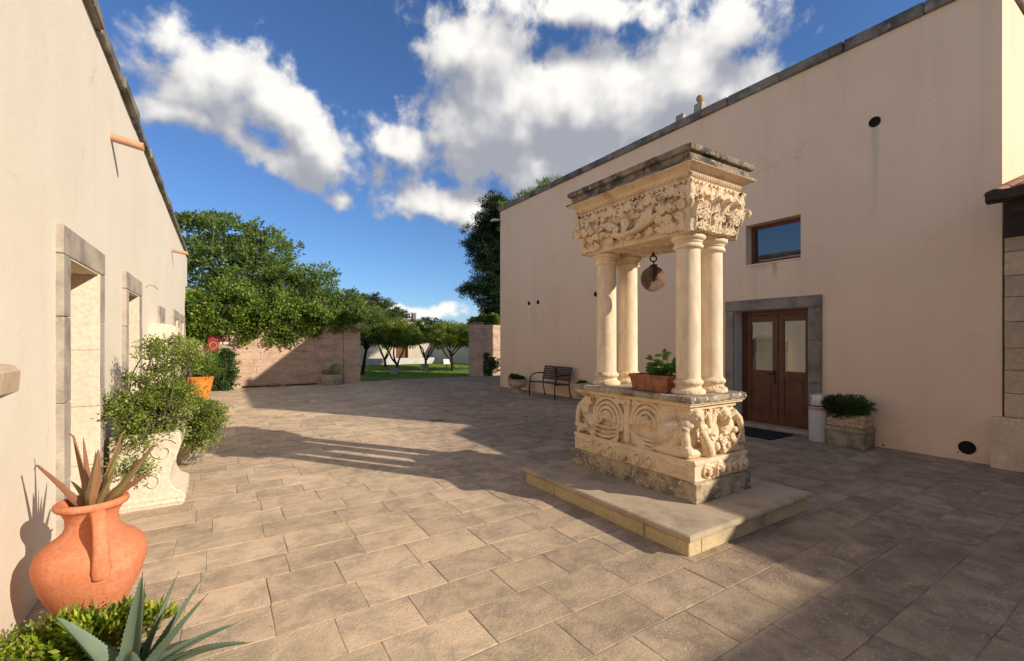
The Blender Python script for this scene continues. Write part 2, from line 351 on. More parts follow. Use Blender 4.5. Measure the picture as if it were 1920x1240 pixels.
MAT['lecce'] = stone('carved_lecce_stone', (.73, .57, .38), (.58, .385, .215), (.78, .65, .48), 4.0, 50, .50, .66, .52, .76, bstr=.45, bdist=.003, pale_scale=7, spots=((.20, .145, .09), 3.2, .55, .75))
MAT['shaft'] = stone('smooth_column_stone', (.76, .61, .43), (.72, .55, .37), (.78, .65, .47), 1.2, 14, .52, .85, .55, .85, bstr=.08, bdist=.002, pale_scale=4, stretch=(1, 1, .35))
MAT['lichen'] = stone('lichen_blackened_stone', (.30, .24, .165), (.085, .07, .055), (.50, .44, .34), 4.5, 34, .42, .56, .58, .68, bstr=.9, bdist=.009, pale_scale=17)
MAT['ledge'] = stone('lichened_ledge_stone', (.40, .32, .22), (.13, .105, .08), (.60, .53, .43), 5.0, 40, .45, .60, .52, .64, bstr=.9, bdist=.007, pale_scale=20)
MAT['plinth'] = stone('mottled_plinth_stone', (.46, .355, .23), (.16, .13, .10), (.62, .54, .42), 4.5, 40, .45, .60, .54, .64, bstr=.9, bdist=.008, pale_scale=22)
MAT['step'] = stone('step_stone', (.46, .36, .245), (.28, .22, .16), (.52, .42, .30), 3.0, 60, .46, .66, .55, .75, bstr=.4, bdist=.004)
MAT['riser'] = stone('yellow_step_riser_stone', (.56, .44, .26), (.30, .245, .155), (.62, .51, .34), 3.0, 40, .48, .70, .55, .8, bstr=.4, bdist=.005)
MAT['tuff'] = stone('pink_tuff_stone', (.64, .445, .315), (.40, .28, .20), (.70, .54, .41), 2.6, 26, .45, .66, .52, .70, vary=.04, bstr=1.0, bdist=.025, pale_scale=12, stretch=(.7, .7, 1.5), spots=((.33, .235, .165), 8.0, .55, .6))
MAT['quoin'] = stone('quoin_stone', (.64, .47, .30), (.44, .35, .26), (.72, .60, .44), 1.3, 26, .46, .7, .52, .75, vary=.2, bstr=.5)
MAT['paleplanter'] = stone('whitish_carved_stone', (.66, .57, .44), (.46, .38, .28), (.74, .66, .53), 3.0, 34, .50, .72, .54, .78, bstr=.6, bdist=.006)
MAT['urn'] = stone('buff_urn_stone', (.50, .40, .26), (.34, .27, .18), (.58, .48, .33), 4.0, 40, .48, .7, bstr=.3)
MAT['mossy'] = stone('mossy_planter_stone', (.40, .32, .21), (.17, .15, .095), (.5, .43, .31), 4.5, 34, .44, .62, bstr=.7)
MAT['terra'] = stone('terracotta', (.60, .205, .095), (.50, .16, .075), (.70, .32, .19), 3.0, 50, .50, .80, .45, .85, rough=.72, bstr=.12, bdist=.002, pale_scale=9)
MAT['terrabox'] = plain('stained_terracotta', (.40, .155, .075), .8, scale=14, alt=(.20, .09, .05), bstr=.3)
MAT['ball'] = stone('finial_stone', (.42, .30, .18), (.22, .17, .12), (.5, .4, .28))
MAT['spout'] = plain('terracotta_spout', (.56, .31, .19), .8, scale=8, alt=(.48, .25, .15))
MAT['orange'] = plain('orange_glazed_pot', (.75, .25, .04), .35, scale=5, alt=(.62, .19, .03), spec=.5)
MAT['wood'] = plain('brown_door_wood', (.15, .052, .022), .42, scale=5, alt=(.10, .034, .015), bstr=.1, spec=.4)
MAT['eavewood'] = plain('dark_eave_timber', (.045, .024, .015), .6, scale=6, alt=(.03, .016, .01))
MAT['slat'] = plain('brown_bench_slat', (.11, .06, .038), .5, scale=9)
MAT['iron'] = plain('black_iron', (.018, .017, .017), .45, metal=.3, bstr=.1)
MAT['rust'] = plain('rusty_iron', (.05, .035, .027), .8, metal=.2, scale=30, alt=(.09, .05, .03))
MAT['wheel'] = plain('worn_pulley_wood', (.21, .135, .09), .8, scale=18, alt=(.11, .07, .05), bstr=.4)
MAT['soil'] = plain('dark_soil', (.045, .03, .02), .95, scale=40, bstr=.6)
MAT['white'] = plain('white_plastic', (.62, .60, .57), .5, var=.08)
MAT['red'] = plain('red_paint', (.27, .04, .028), .45, var=.15)
MAT['mat'] = plain('black_doormat', (.018, .018, .019), .95, scale=60, bstr=.6)
MAT['black'] = plain('dark_hole', (.012, .011, .010), .9)
MAT['tile'] = stone('roof_tile', (.42, .21, .12), (.25, .15, .10), (.5, .32, .2), 6, 40, .48, .7, vary=.2)
MAT['whitewall'] = plaster('far_white_wall', (.62, .60, .56), (.55, .53, .50), (.40, .38, .35), .5)
MAT['farwall'] = plaster('far_cream_wall', (.56, .48, .38), (.50, .43, .34), (.33, .29, .24), .6)
MAT['bark'] = plain('bark', (.10, .08, .06), .95, scale=14, var=.5, bstr=.6)
MAT['barkdark'] = plain('dark_citrus_bark', (.035, .026, .02), .95, scale=14, var=.4, bstr=.5)
MAT['barkpale'] = plain('pale_bark', (.22, .19, .15), .95, scale=14, var=.4, bstr=.6)
MAT['twig'] = plain('grey_brown_twig', (.15, .11, .085), .9, scale=20, var=.4)
MAT['lf_tree'] = leafmat('leaf_deep_green', (.10, .155, .048), (.18, .25, .075), (.29, .35, .115), .55)
MAT['lf_vine'] = leafmat('leaf_vine_yellow_green', (.05, .11, .02), (.15, .235, .035), (.34, .39, .07), .45)
MAT['lf_citrus'] = leafmat('leaf_citrus', (.10, .15, .025), (.20, .26, .04), (.33, .37, .065), .5, .4)
MAT['lf_pine'] = leafmat('needle_dark', (.008, .020, .010), (.013, .030, .014), (.024, .045, .017), .1)
MAT['lf_far'] = leafmat('leaf_far_olive', (.055, .075, .03), (.075, .10, .04), (.10, .125, .05), .2)
MAT['lf_jade'] = leafmat('leaf_jade_bush', (.11, .16, .03), (.20, .26, .05), (.34, .37, .09), .35, .4, 5.0)
MAT['lf_ivy'] = leafmat('leaf_ivy_dark', (.03, .075, .02), (.05, .115, .03), (.085, .16, .04), .25)
MAT['lf_sedum'] = leafmat('leaf_sedum', (.03, .06, .018), (.055, .095, .025), (.09, .135, .035), .2)
MAT['lf_basil'] = leafmat('leaf_fresh_green', (.06, .14, .03), (.10, .21, .045), (.17, .29, .07), .35, .35)
MAT['lf_bed'] = leafmat('leaf_bed_green', (.12, .20, .02), (.22, .29, .03), (.42, .43, .06), .35, .35, 9.0)
MAT['lf_dead'] = leafmat('dry_flower', (.30, .22, .12), (.42, .32, .20), (.5, .40, .28), .2)
MAT['purple'] = leafmat('purple_petal', (.16, .02, .12), (.24, .04, .19), (.3, .07, .24), .3)
MAT['grass'] = leafmat('grass_blade', (.13, .21, .03), (.18, .27, .04), (.25, .33, .06), .4)
MAT['lawn'] = plain('lawn_turf', (.19, .26, .045), .95, scale=2.5, alt=(.14, .20, .035), bstr=.5)
# ------------------------------------------------------------------ the setting: ground, paving, lawn
rng = np.random.default_rng(7); rd = random.Random(11)
XL, XR, YB = -0.95, 8.40, 18.1                 # left wall face, right wall face, back wall face
CX, CY = 3.94, 3.33                            # centre of the well
g_ = MB().add([(-400, -400, -.05), (400, -400, -.05), (400, 900, -.05), (-400, 900, -.05)], [(0, 1, 2, 3)]).build('ground', MAT['earth']); tag(g_, kind='structure')
pav = MB().add([(XL - .3, -6.3, -.0038), (12, -6.3, -.0038), (12, 18.55, -.0038), (XL - .3, 18.55, -.0038)], [(0, 1, 2, 3)]).build('courtyard_paving', MAT['mortar']); tag(pav, kind='structure')

def slab_geo(x0, x1, y0, y1, zt, e=.004, th=.035):
    j = lambda: rd.uniform(-.0035, .0035)
    cs = []; xa, ya, xb, yb = x0, y0, x1, y1
    for (p, q, m) in (((xa, ya), (xb, ya), 3), ((xb, ya), (xb, yb), 2), ((xb, yb), (xa, yb), 3), ((xa, yb), (xa, ya), 2)):
        for k in range(m): cs.append((p[0] + (q[0] - p[0]) * k / m + j(), p[1] + (q[1] - p[1]) * k / m + j()))
    n = len(cs)
    cx, cy = (x0 + x1) / 2, (y0 + y1) / 2; tx, ty = rd.uniform(-.004, .004), rd.uniform(-.005, .005)
    zz = lambda p: zt + (p[0] - cx) * tx + (p[1] - cy) * ty
    ins = [(p[0] + (cx - p[0]) * e / (x1 - x0) * 2, p[1] + (cy - p[1]) * e / (y1 - y0) * 2) for p in cs]
    vv = [(p[0], p[1], zz(p)) for p in ins] + [(p[0], p[1], zz(p) - e * .5) for p in cs] + [(p[0], p[1], zt - th) for p in cs]
    fs = [tuple(range(n))] + [(n + i, n + (i + 1) % n, (i + 1) % n, i) for i in range(n)] + [(2 * n + i, 2 * n + (i + 1) % n, n + (i + 1) % n, n + i) for i in range(n)]
    return vv, fs
slabs = []; y = -2.2; cyaw, syaw = math.cos(R(YAW)), math.sin(R(YAW))
while y < 18.3:
    w = rd.choice([.335, .35, .355, .37]); x = XL - rd.uniform(0, .55)
    while x < XR:
        L = rd.choice([.44, .50, .52, .52, .55, .60]); x1 = min(x + L, XR - .004)
        if x1 - x > .06: slabs.append((max(x, XL + .004) + .0025, x1 - .0025, y + .0025, min(y + w, 18.5) - .0025, rd.uniform(-.0015, .0015)))
        x += L
    y += w
slabs = [q for q in slabs if q[1] - q[0] > .05]
def seen_area(q):
    x, y_ = (q[0] + q[1]) / 2, (q[2] + q[3]) / 2; d = x * syaw + y_ * cyaw; r = x * cyaw - y_ * syaw
    if d < .9 or abs(r) > d * 1.16 or 1.6 / d > .73: return 0
    if CX - .85 < x < CX + .6 and CY - .95 < y_ < CY + .85: return 0            # under the well
    return (q[1] - q[0]) * (q[3] - q[2]) * 1.6 / d ** 3
slabs.sort(key=seen_area, reverse=True); far_mb = MB()
for i, q in enumerate(slabs):
    vv, fs = slab_geo(*q)
    if i < 300:
        c = V((q[0] + q[1]) / 2, (q[2] + q[3]) / 2, 0); o = MB().add([np.array(p) - c for p in vv], fs).build('paving_slab', MAT['pave'])
        o.location = c; o.parent = pav
    else: far_mb.add(vv, fs)
far_mb.build('paving_slabs_far', MAT['pave'], pav, kind='stuff')

lawn = MB().add([(-14, 18.56, -.012), (30, 18.56, -.012), (30, 40, -.012), (-14, 40, -.012)], [(0, 1, 2, 3)]).build('lawn', MAT['lawn']); tag(lawn, kind='structure')
n = 60000; gx = rng.uniform(3.8, 15, n); gy = 18.56 + rng.power(1.0, n) * 12.5; h = rng.uniform(.02, .055, n); a = rng.uniform(0, 6.28, n); w = .008
base = np.stack([gx, gy, np.full(n, -.015)], 1); sd = np.stack([np.cos(a) * w, np.sin(a) * w, np.zeros(n)], 1)
tip = base + np.stack([rng.normal(0, .015, n), rng.normal(0, .015, n), h], 1)
gv = np.stack([base - sd, base + sd, tip], 1).reshape(-1, 3)
o = np_mesh('grass', gv, np.arange(3 * n).reshape(-1, 3), MAT['grass']); tag(o, 'short mown grass of the lawn beyond the gate opening', 'grass', kind='stuff')

# ------------------------------------------------------------------ buildings
def wall_open(axis, face, depth_dir, a0, a1, z0, z1, holes, thick):
    """a wall face in plane axis=face with rectangular holes (a0,a1,z0,z1,depth): returns MB with face, reveals and backs left open"""
    mb = MB(); As = sorted({a0, a1, *[h[0] for h in holes], *[h[1] for h in holes]}); Zs = sorted({z0, z1, *[h[2] for h in holes], *[h[3] for h in holes]})
    P = (lambda a, z, d=0: (face + depth_dir * d, a, z)) if axis == 'x' else (lambda a, z, d=0: (a, face + depth_dir * d, z))
    for i in range(len(As) - 1):
        for k in range(len(Zs) - 1):
            am, zm = (As[i] + As[i + 1]) / 2, (Zs[k] + Zs[k + 1]) / 2
            if any(h[0] < am < h[1] and h[2] < zm < h[3] for h in holes): continue
            mb.add([P(As[i], Zs[k]), P(As[i + 1], Zs[k]), P(As[i + 1], Zs[k + 1]), P(As[i], Zs[k + 1])], [(0, 1, 2, 3)])
    for (b0, b1, c0, c1, d) in holes:
        for (p, q) in (((b0, c0), (b0, c1)), ((b0, c1), (b1, c1)), ((b1, c1), (b1, c0)), ((b1, c0), (b0, c0))):
            mb.add([P(*p), P(*q), P(*q, d), P(*p, d)], [(0, 1, 2, 3)])
        mb.add([P(b0, c0, d), P(b1, c0, d), P(b1, c1, d), P(b0, c1, d)], [(0, 1, 2, 3)])
    t = thick                                                    # top, ends and back of the volume
    mb.add([P(a0, z1), P(a1, z1), P(a1, z1, t), P(a0, z1, t)], [(0, 1, 2, 3)])
    mb.add([P(a0, z0), P(a0, z1), P(a0, z1, t), P(a0, z0, t)], [(0, 1, 2, 3)])
    mb.add([P(a1, z0), P(a1, z1), P(a1, z1, t), P(a1, z0, t)], [(0, 1, 2, 3)])
    mb.add([P(a0, z0, t), P(a1, z0, t), P(a1, z1, t), P(a0, z1, t)], [(0, 1, 2, 3)])
    return mb
def uneven_box(x0, x1, y0, y1, z0, z1, bev, j=.004):
    mb = MB().box(x0, x1, y0, y1, z0, z1, bev); mb.v = [tuple(c + rd.uniform(-j, j) for c in p) for p in mb.v]; return mb

# --- long cream building on the left
LB = thing('cream_building', 'long sunlit cream plastered building with stone door surrounds along the left', 'building', (XL, 6, 0))
doors = [(4.477, 5.437, 4.298, 5.635), (6.945, 7.782, 6.765, 8.026)]
far_d = [(13.5, 14.35, 13.08, 14.78), (15.6, 16.45, 15.18, 16.86)]
holes = [(d[0], d[1], 0.0, 2.205, .42) for d in doors] + [(d[0], d[1], 0.0, 2.15, .42) for d in far_d] + [(10.62, 10.93, 1.1, 2.0, .3)]
LTOP = 4.40
wall_open('x', XL, -1, -6.3, 18.74, -.05, LTOP, holes, 5.0).build('wall', MAT['creamL'], LB)
yy = -6.3
while yy < 18.7:                                                # coping stones
    L = min(rd.uniform(.85, 1.25), 18.78 - yy); e = rd.uniform(-.012, .012)
    if L < .2: break
    uneven_box(XL - .38, XL + .06 + e, yy + .004, yy + L - .004, LTOP + .002, LTOP + .14 + e, .015, .005).build('coping_stone', MAT['coping'], LB); yy += L
def left_surround(y0, y1, o0, o1, ztop, zin, p=.04):
    x0, x1 = XL - .02, XL + p
    for (a, b) in ((y0, o0), (o1, y1)):
        z = 0.0
        for hgt in (.62, .55, .60, zin - 1.77):
            uneven_box(x0, x1 + rd.uniform(-.003, .003), a, b, z + .002, z + hgt - .002, .006, .0015).build('jamb_stone', MAT['greystone'], LB); z += hgt
    uneven_box(x0, x1, y0 - .004, y1 + .004, zin + .002, ztop, .006, .0015).build('lintel', MAT['greystone'], LB)
def reveal_blocks(o0, o1, zin, depth=.40):
    for side, yf in ((1, o1), (-1, o0)):                        # dressed blocks lining the far and near reveal
        z = .002
        for hgt in (.50, .52, .50, zin - 1.525):
            ya, yb = (yf - .012, yf + .05) if side > 0 else (yf - .05, yf + .012)
            uneven_box(XL - depth, XL + .036, ya, yb, z + .001, z + hgt - .003, .003, .0008).build('reveal_block', MAT['reveal'], LB); z += hgt
    MB().box(XL - depth, XL + .03, o0 - .03, o1 + .03, zin - .012, zin + .06).build('soffit', MAT['reveal'], LB)
    dr = MB().box(XL - depth + .0, XL - depth + .05, o0 + .013, o1 - .013, .02, zin - .013).build('door', MAT['wood'], LB)
    MB().box(XL - depth + .05, XL - depth + .075, (o0 + o1) / 2 - .02, (o0 + o1) / 2 + .02, .05, zin - .05).build('door_rail', MAT['wood'], dr)
    MB().box(XL - .42, XL + .05, o0 + .013, o1 - .013, -.02, .03, .008).build('threshold', MAT['greystone'], LB)
for d in doors: left_surround(d[2], d[3], d[0], d[1], 2.41, 2.205); reveal_blocks(d[0], d[1], 2.205)
for d in far_d: left_surround(d[2], d[3], d[0], d[1], 2.35, 2.15); reveal_blocks(d[0], d[1], 2.15)
wn = MB().box(XL - .25, XL - .22, 10.63, 10.92, 1.11, 1.99).build('window', MAT['black'], LB)
for (a, b, c, d) in ((10.30, 10.62, .95, 2.24), (10.93, 11.22, .95, 2.24), (10.62, 10.93, 2.0, 2.24), (10.62, 10.93, .95, 1.1)):
    uneven_box(XL - .02, XL + .03, a + .001, b - .001, c + .001, d - .001, .004, .001).build('window_surround', MAT['greystone'], LB)
def spout(y, z, L):
    mb = MB(); seg = 14; vv = []; fs = []; r = .042
    for t, rr in ((0, r), (1, r), (1, r * .78), (.0, r * .78)):
        for k in range(seg):
            a = 2 * math.pi * k / seg; vv.append((XL - .02 + t * (L + .02), y + rr * math.cos(a), z - .05 * t + rr * math.sin(a)))
    for i in range(3):
        for k in range(seg): fs.append((i * seg + k, i * seg + (k + 1) % seg, (i + 1) * seg + (k + 1) % seg, (i + 1) * seg + k))
    mb.add(vv, fs).build('rain_spout', MAT['spout'], LB, 40)
spout(6.154, 3.70, .265); spout(13.05, 3.70, .30); spout(-.8, 3.70, .265)
# stone corbel near the camera
MB().prism([(XL - .05, 1.33), (XL + .02, 1.30), (XL + .14, 1.33), (XL + .235, 1.385), (XL + .265, 1.40), (XL + .27, 1.48), (XL + .25, 1.505), (XL + .20, 1.512), (XL - .05, 1.515)][::-1], 'y', 2.30, 2.615).build('corbel', MAT['quoin'], LB)
# stepped stone buttress past the second door
bt = MB()
bt.prism([(XL - .05, 1.20), (XL + .30, 1.20), (XL + .33, 1.52), (XL + .37, 1.70), (XL + .36, 1.80), (XL + .30, 1.86), (XL + .20, 1.88), (XL - .05, 1.89)], 'y', 9.20, 10.0)
bt.build('buttress_head', MAT['paleplanter'], LB)
MB().box(XL - .05, XL + .30, 8.85, 10.05, 0, 1.20, .015).build('buttress_body', MAT['paleplanter'], LB)
MB().prism([(XL - .05, 1.2), (XL + .22, 1.2), (XL + .20, 1.58), (XL - .05, 1.62)], 'y', 8.86, 9.195).build('buttress_step', MAT['paleplanter'], LB)
MB().tube([(XL, 8.75, 2.42), (XL + .05, 8.76, 2.45), (XL + .10, 8.80, 2.44), (XL + .13, 8.86, 2.40)], .004, 6).build('wall_hook', MAT['rust'], LB)

# --- tall building on the right
RB = thing('beige_building', 'tall shaded beige plastered building behind the well with window and brown double door', 'building', (XR, 7.5, 0))
YN, YF, RTOP = 1.52, 13.9, 6.22
DO = (3.781, 5.112, 2.175); WO = (3.916, 4.888, 3.04, 3.785)
wall_open('x', XR, 1, YN, YF, -.05, RTOP, [(DO[0], DO[1], -.05, DO[2], .42), (WO[0], WO[1], WO[2], WO[3], .4)], 5.5).build('wall', MAT['creamR'], RB)
yy = YN - .05
while yy < YF + .02:
    L = min(rd.uniform(.7, 1.1), YF + .05 - yy); e = rd.uniform(-.012, .012)
    if L < .15: break
    uneven_box(XR - .055 + e, XR + .42, yy + .004, yy + L - .004, RTOP + .002, RTOP + .17 + e, .015, .006).build('coping_stone', MAT['coping'], RB); yy += L
xx = XR + .43
while xx < XR + 5.4:                                            # copings of the end walls
    for yc in (YN - .05, YF - .33):
        uneven_box(xx + .004, xx + .95, yc, yc + .38, RTOP + .002, RTOP + .165, .015, .005).build('coping_stone', MAT['coping'], RB)
    xx += .96
# door surround
SY0, SY1 = 3.586, 5.278
for (a, b) in ((SY0, DO[0]), (DO[1], SY1)):
    z = 0.0
    for hgt in (.50, .40, .72, DO[2] - 1.62):
        uneven_box(XR - .045 + rd.uniform(-.004, .004), XR + .06, a, b, z + .002, z + hgt - .002, .006, .0015).build('jamb_stone', MAT['darkstone'], RB); z += hgt
uneven_box(XR - .05, XR + .06, SY0 - .005, SY1 + .005, DO[2] + .002, 2.375, .008, .002).build('lintel', MAT['darkstone'], RB)
MB().box(XR + .003, XR + .40, DO[1] - .012, DO[1] + .02, .0, DO[2] - .001).build('reveal', MAT['whitewall'], RB)
MB().box(XR - .03, XR + .40, DO[0] + .003, DO[1] - .014, -.02, .055, .008).build('threshold', MAT['step'], RB)
# double door, set back
XD = XR + .24
fr = MB()
fr.box(XD - .01, XD + .06, DO[0] + .002, DO[0] + .07, .056, DO[2] - .002); fr.box(XD - .01, XD + .06, DO[1] - .095, DO[1] - .014, .056, DO[2] - .002)
fr.box(XD - .01, XD + .06, DO[0] + .07, DO[1] - .095, DO[2] - .085, DO[2] - .002)
DD = fr.build('double_door', MAT['wood'], RB)
gm, gnt, gb = material('door_glass'); gb.inputs['Base Color'].default_value = (.035, .03, .027, 1); gb.inputs['Roughness'].default_value = .02; gb.inputs['Specular IOR Level'].default_value = .5; gb.inputs['Coat Weight'].default_value = 1.0; gb.inputs['Coat Roughness'].default_value = .0; gb.inputs['Coat IOR'].default_value = 2.0
ya, yb = DO[0] + .072, DO[1] - .097; ym = (ya + yb) / 2 - .02
for (a, b) in ((ya, ym - .004), (ym + .004, yb)):
    x0, x1 = XD + .0, XD + .045; st = .10
    lf = MB()
    lf.box(x0, x1, a, a + st, .07, DO[2] - .09, .004); lf.box(x0, x1, b - st, b, .07, DO[2] - .09, .004)
    for (c, d) in ((.07, .25), (.93, 1.05), (DO[2] - .21, DO[2] - .09)): lf.box(x0 + .001, x1 - .001, a + st, b - st, c, d, .003)
    leaf = lf.build('door_leaf', MAT['wood'], RB)
    MB().box(x0 + .02, x0 + .03, a + st - .005, b - st + .005, 1.045, DO[2] - .205).build('pane', gm, leaf)
    pn = MB().box(x0 + .018, x0 + .036, a + st - .005, b - st + .005, .245, .935); pn.box(x0 + .008, x0 + .02, a + st + .035, b - st - .035, .29, .89, .006)
    pn.build('panel', MAT['wood'], leaf)
hd = MB().box(XD - .008, XD, ym + .035, ym + .075, .80, 1.06, .002).tube([(XD - .008, ym + .055, 1.0), (XD - .05, ym + .055, 1.0), (XD - .055, ym + .07, 1.0), (XD - .055, ym + .18, .995)], .010, 8)
hd.build('door_handle', MAT['iron'], RB)
# window high in the wall
XW = XR + .19
wf = MB(); t = .07
wf.box(XW, XW + .07, WO[0] + .002, WO[0] + t, WO[2] + .002, WO[3] - .002, .004); wf.box(XW, XW + .07, WO[1] - t, WO[1] - .002, WO[2] + .002, WO[3] - .002, .004)
wf.box(XW + .001, XW + .069, WO[0] + t, WO[1] - t, WO[2] + .002, WO[2] + t, .004); wf.box(XW + .001, XW + .069, WO[0] + t, WO[1] - t, WO[3] - t, WO[3] - .002, .004)
win = wf.build('window', MAT['wood'], RB)
sk, snt, sb = material('window_glass'); sb.inputs['Base Color'].default_value = (.010, .013, .02, 1); sb.inputs['Roughness'].default_value = .03; sb.inputs['Coat Weight'].default_value = 1.0; sb.inputs['Coat IOR'].default_value = 1.9; sb.inputs['Coat Roughness'].default_value = .02
wp = MB().add([(XW + .035, WO[0] + t - .006, WO[2] + t - .006), (XW + .035, WO[1] - t + .006, WO[2] + t - .006), (XW + .020, WO[1] - t + .006, WO[3] - t + .006), (XW + .020, WO[0] + t - .006, WO[3] - t + .006)], [(0, 1, 2, 3)]).build('pane', sk, win)
MB().box(XR - .012, XR + .18, WO[0] - .005, WO[1] + .005, WO[2] - .03, WO[2] + .001, .004).build('window_sill', MAT['creamR'], RB)
# round vents
def vent(y, z, r, depth=.012):
    mb = MB(); seg = 22; vv = []; fs = []
    for rr, x in ((r * 1.12, XR - .001), (r * 1.12, XR - depth), (r * .92, XR - depth), (r * .85, XR - .002)):
        for k in range(seg): vv.append((x, y + rr * math.cos(6.2832 * k / seg), z + rr * math.sin(6.2832 * k / seg)))
    for i in range(3):
        for k in range(seg): fs.append((i * seg + k, i * seg + (k + 1) % seg, (i + 1) * seg + (k + 1) % seg, (i + 1) * seg + k))
    fs.append(tuple(range(3 * seg, 4 * seg)))
    v_ = mb.add(vv, fs).build('vent', MAT['black'], RB)
    if r > .07:
        g = MB()
        for k in range(-2, 3): g.box(XR - depth - .002, XR - depth + .003, y - r * .8, y + r * .8, z + k * r * .33 - .006, z + k * r * .33 + .006)
        g.build('vent_grille', MAT['iron'], v_)
vent(2.862, 4.943, .068); vent(1.843, .18, .078); vent(12.10, 2.825, .058); vent(11.60, 2.824, .058); vent(8.99, 2.848, .058)
# floodlight on the far corner
fl = MB().box(XR - .03, XR + .10, YF, YF + .06, 5.83, 5.90, .006).build('floodlight', MAT['iron'], RB)
MB().prism([(XR - .32, 5.86), (XR - .04, 5.90), (XR - .03, 5.94), (XR - .30, 5.925)], 'y', YF - .06, YF + .16).build('lamp_housing', MAT['white'], fl)
# finial and a broken pedestal on the roof
fx, fy = 9.05, 6.32
fin = MB().prism([(fx - .16, RTOP), (fx + .16, RTOP), (fx + .07, RTOP + .70), (fx - .07, RTOP + .70)], 'y', fy - .10, fy + .10).build('roof_finial', MAT['greystone'], RB)
MB().lathe([(.03, .68), (.06, .70), (.05, .73)], (fx, fy, RTOP), 14).ell((fx, fy, RTOP + .815), .085, seg=16, rings=10).build('finial_ball', MAT['ball'], fin, 50)
MB().prism([(fx - .14, RTOP), (fx + .14, RTOP), (fx + .06, RTOP + .62), (fx - .05, RTOP + .66)], 'y', 6.72, 6.92).build('roof_pedestal', MAT['greystone'], RB)

# --- low tile-roofed building in front of it, mostly out of the frame
PB = thing('low_tiled_building', 'low stone building with dark timber eave and terracotta tiles at the right edge', 'building', (XR, 0, 0))
MB().box(XR + .02, XR + 6, -6.3, 1.50, -.05, 3.05).build('wall', MAT['creamR'], PB)
z = .0; k = 0
MB().box(XR - .16, XR + .02, .9, 1.60, -.04, .64, .012).build('pilaster_base', MAT['quoin'], PB)
z = .642
for hgt in (.30, .29, .28, .33, .31, .27, .30, .28):
    w = .30 if k % 2 else .47
    uneven_box(XR - .06 + rd.uniform(-.006, .004), XR + .02, 1.49 - w, 1.49, z + .003, z + hgt - .003, .008, .002).build('quoin_stone', MAT['quoin'], PB)
    uneven_box(XR - .055, XR + .02, .95, 1.485 - w, z + .003, z + hgt - .003, .008, .002).build('quoin_stone', MAT['quoin'], PB); z += hgt; k += 1
EX, EZ = 7.50, 3.18                                              # eave edge
slope = math.tan(R(17))
MB().prism([(EX, EZ), (EX, EZ + .10), (XR + 3.2, EZ + .10 + (XR + 3.2 - EX) * slope), (XR + 3.2, EZ + (XR + 3.2 - EX) * slope)], 'y', -6.3, 1.48).build('roof_deck', MAT['eavewood'], PB)
MB().prism([(EX - .04, EZ + .0), (EX - .04, EZ + .13), (EX - .10, EZ + .13), (EX - .13, EZ + .10), (EX - .13, EZ + .02), (EX - .10, EZ)], 'y', -6.3, 1.47).build('gutter', MAT['eavewood'], PB)
yy = 1.30
while yy > -6:
    MB().prism([(EX + .06, EZ - .12), (XR + .3, EZ - .12 + (XR + .24 - EX) * slope), (XR + .3, EZ + (XR + .24 - EX) * slope - .002), (EX + .06, EZ + .06 * slope - .002)], 'y', yy - .1, yy).build('rafter', MAT['eavewood'], PB); yy -= .6
MB().box(XR - .10, XR + .02, -6.0, 1.495, 3.06 - .16, 3.36, .01).build('wall_plate', MAT['eavewood'], PB)
def barrel(x0, x1, y, r):
    mb = MB(); seg = 7; vv = []
    for x in (x0, x1):
        z0 = EZ + .11 + (x - EX) * slope
        for rr in (r, r - .014):
            for k in range(seg + 1):
                a = math.pi * k / seg; vv.append((x, y + rr * math.cos(a), z0 + rr * math.sin(a) * .8))
    m = seg + 1; fs = []
    for k in range(seg):
        fs += [(k, k + 1, 2 * m + k + 1, 2 * m + k), (m + k, 3 * m + k, 3 * m + k + 1, m + k + 1), (k, m + k, m + k + 1, k + 1)]
    return mb.add(vv, fs)
row = 0
for j in range(7):
    x0 = EX - .09 + j * .34
    for i in range(10):
        barrel(x0, x0 + .40, 1.40 - i * .2 + rd.uniform(-.006, .006), .088 + (.004 if j % 2 else 0)).build('roof_tile', MAT['tile'], PB, 60)
rest = MB()
for j in range(7):
    x0 = EX - .09 + j * .34
    for i in range(10, 38): b_ = barrel(x0, x0 + .40, 1.40 - i * .2, .088); rest.add(b_.v, b_.f)
rest.build('roof_tiles', MAT['tile'], PB, 60, kind='stuff')

# --- the building that closes the courtyard behind the camera
HB = thing('rear_building', 'plastered building closing the courtyard behind the viewpoint', 'building', (4, -6.4, 0))
MB().box(XL - 5, 16, -12, -6.32, -.05, 4.30).build('wall', MAT['creamL'], HB)
MB().box(XL - 5, 16, -6.6, -6.27, 4.302, 4.44, .01).build('coping', MAT['coping'], HB)

# --- stone wall at the back of the courtyard, block by block
def block_wall(root, x0, x1, yf, thick, ztop, bh=.245, mat='tuff', z0=-.02, lmin=.42, lmax=.62):
    z = z0
    while z < ztop - .05:
        hgt = min(bh + rd.uniform(-.012, .012), ztop - z); x = x0
        first = rd.uniform(.2, lmax)
        while x < x1 - .01:
            L = min(first if x == x0 else rd.uniform(lmin, lmax), x1 - x)
            if x1 - x - L < .12: L = x1 - x
            e = rd.uniform(-.006, .006)
            uneven_box(x + .001, x + L - .001, yf + e, yf + thick, z + .001, z + hgt - .001, .006, .004).build('wall_block', MAT[mat], root); x += L
        z += hgt
BW = thing('courtyard_wall', 'rough pink tuff stone wall with end pilaster at the back of the courtyard', 'wall', (2, YB, 0))
block_wall(BW, XL, 3.95, YB, .35, 2.40)
block_wall(BW, 3.952, 4.56, YB - .07, .50, 2.44, .245, lmin=.28, lmax=.6)
xx = XL
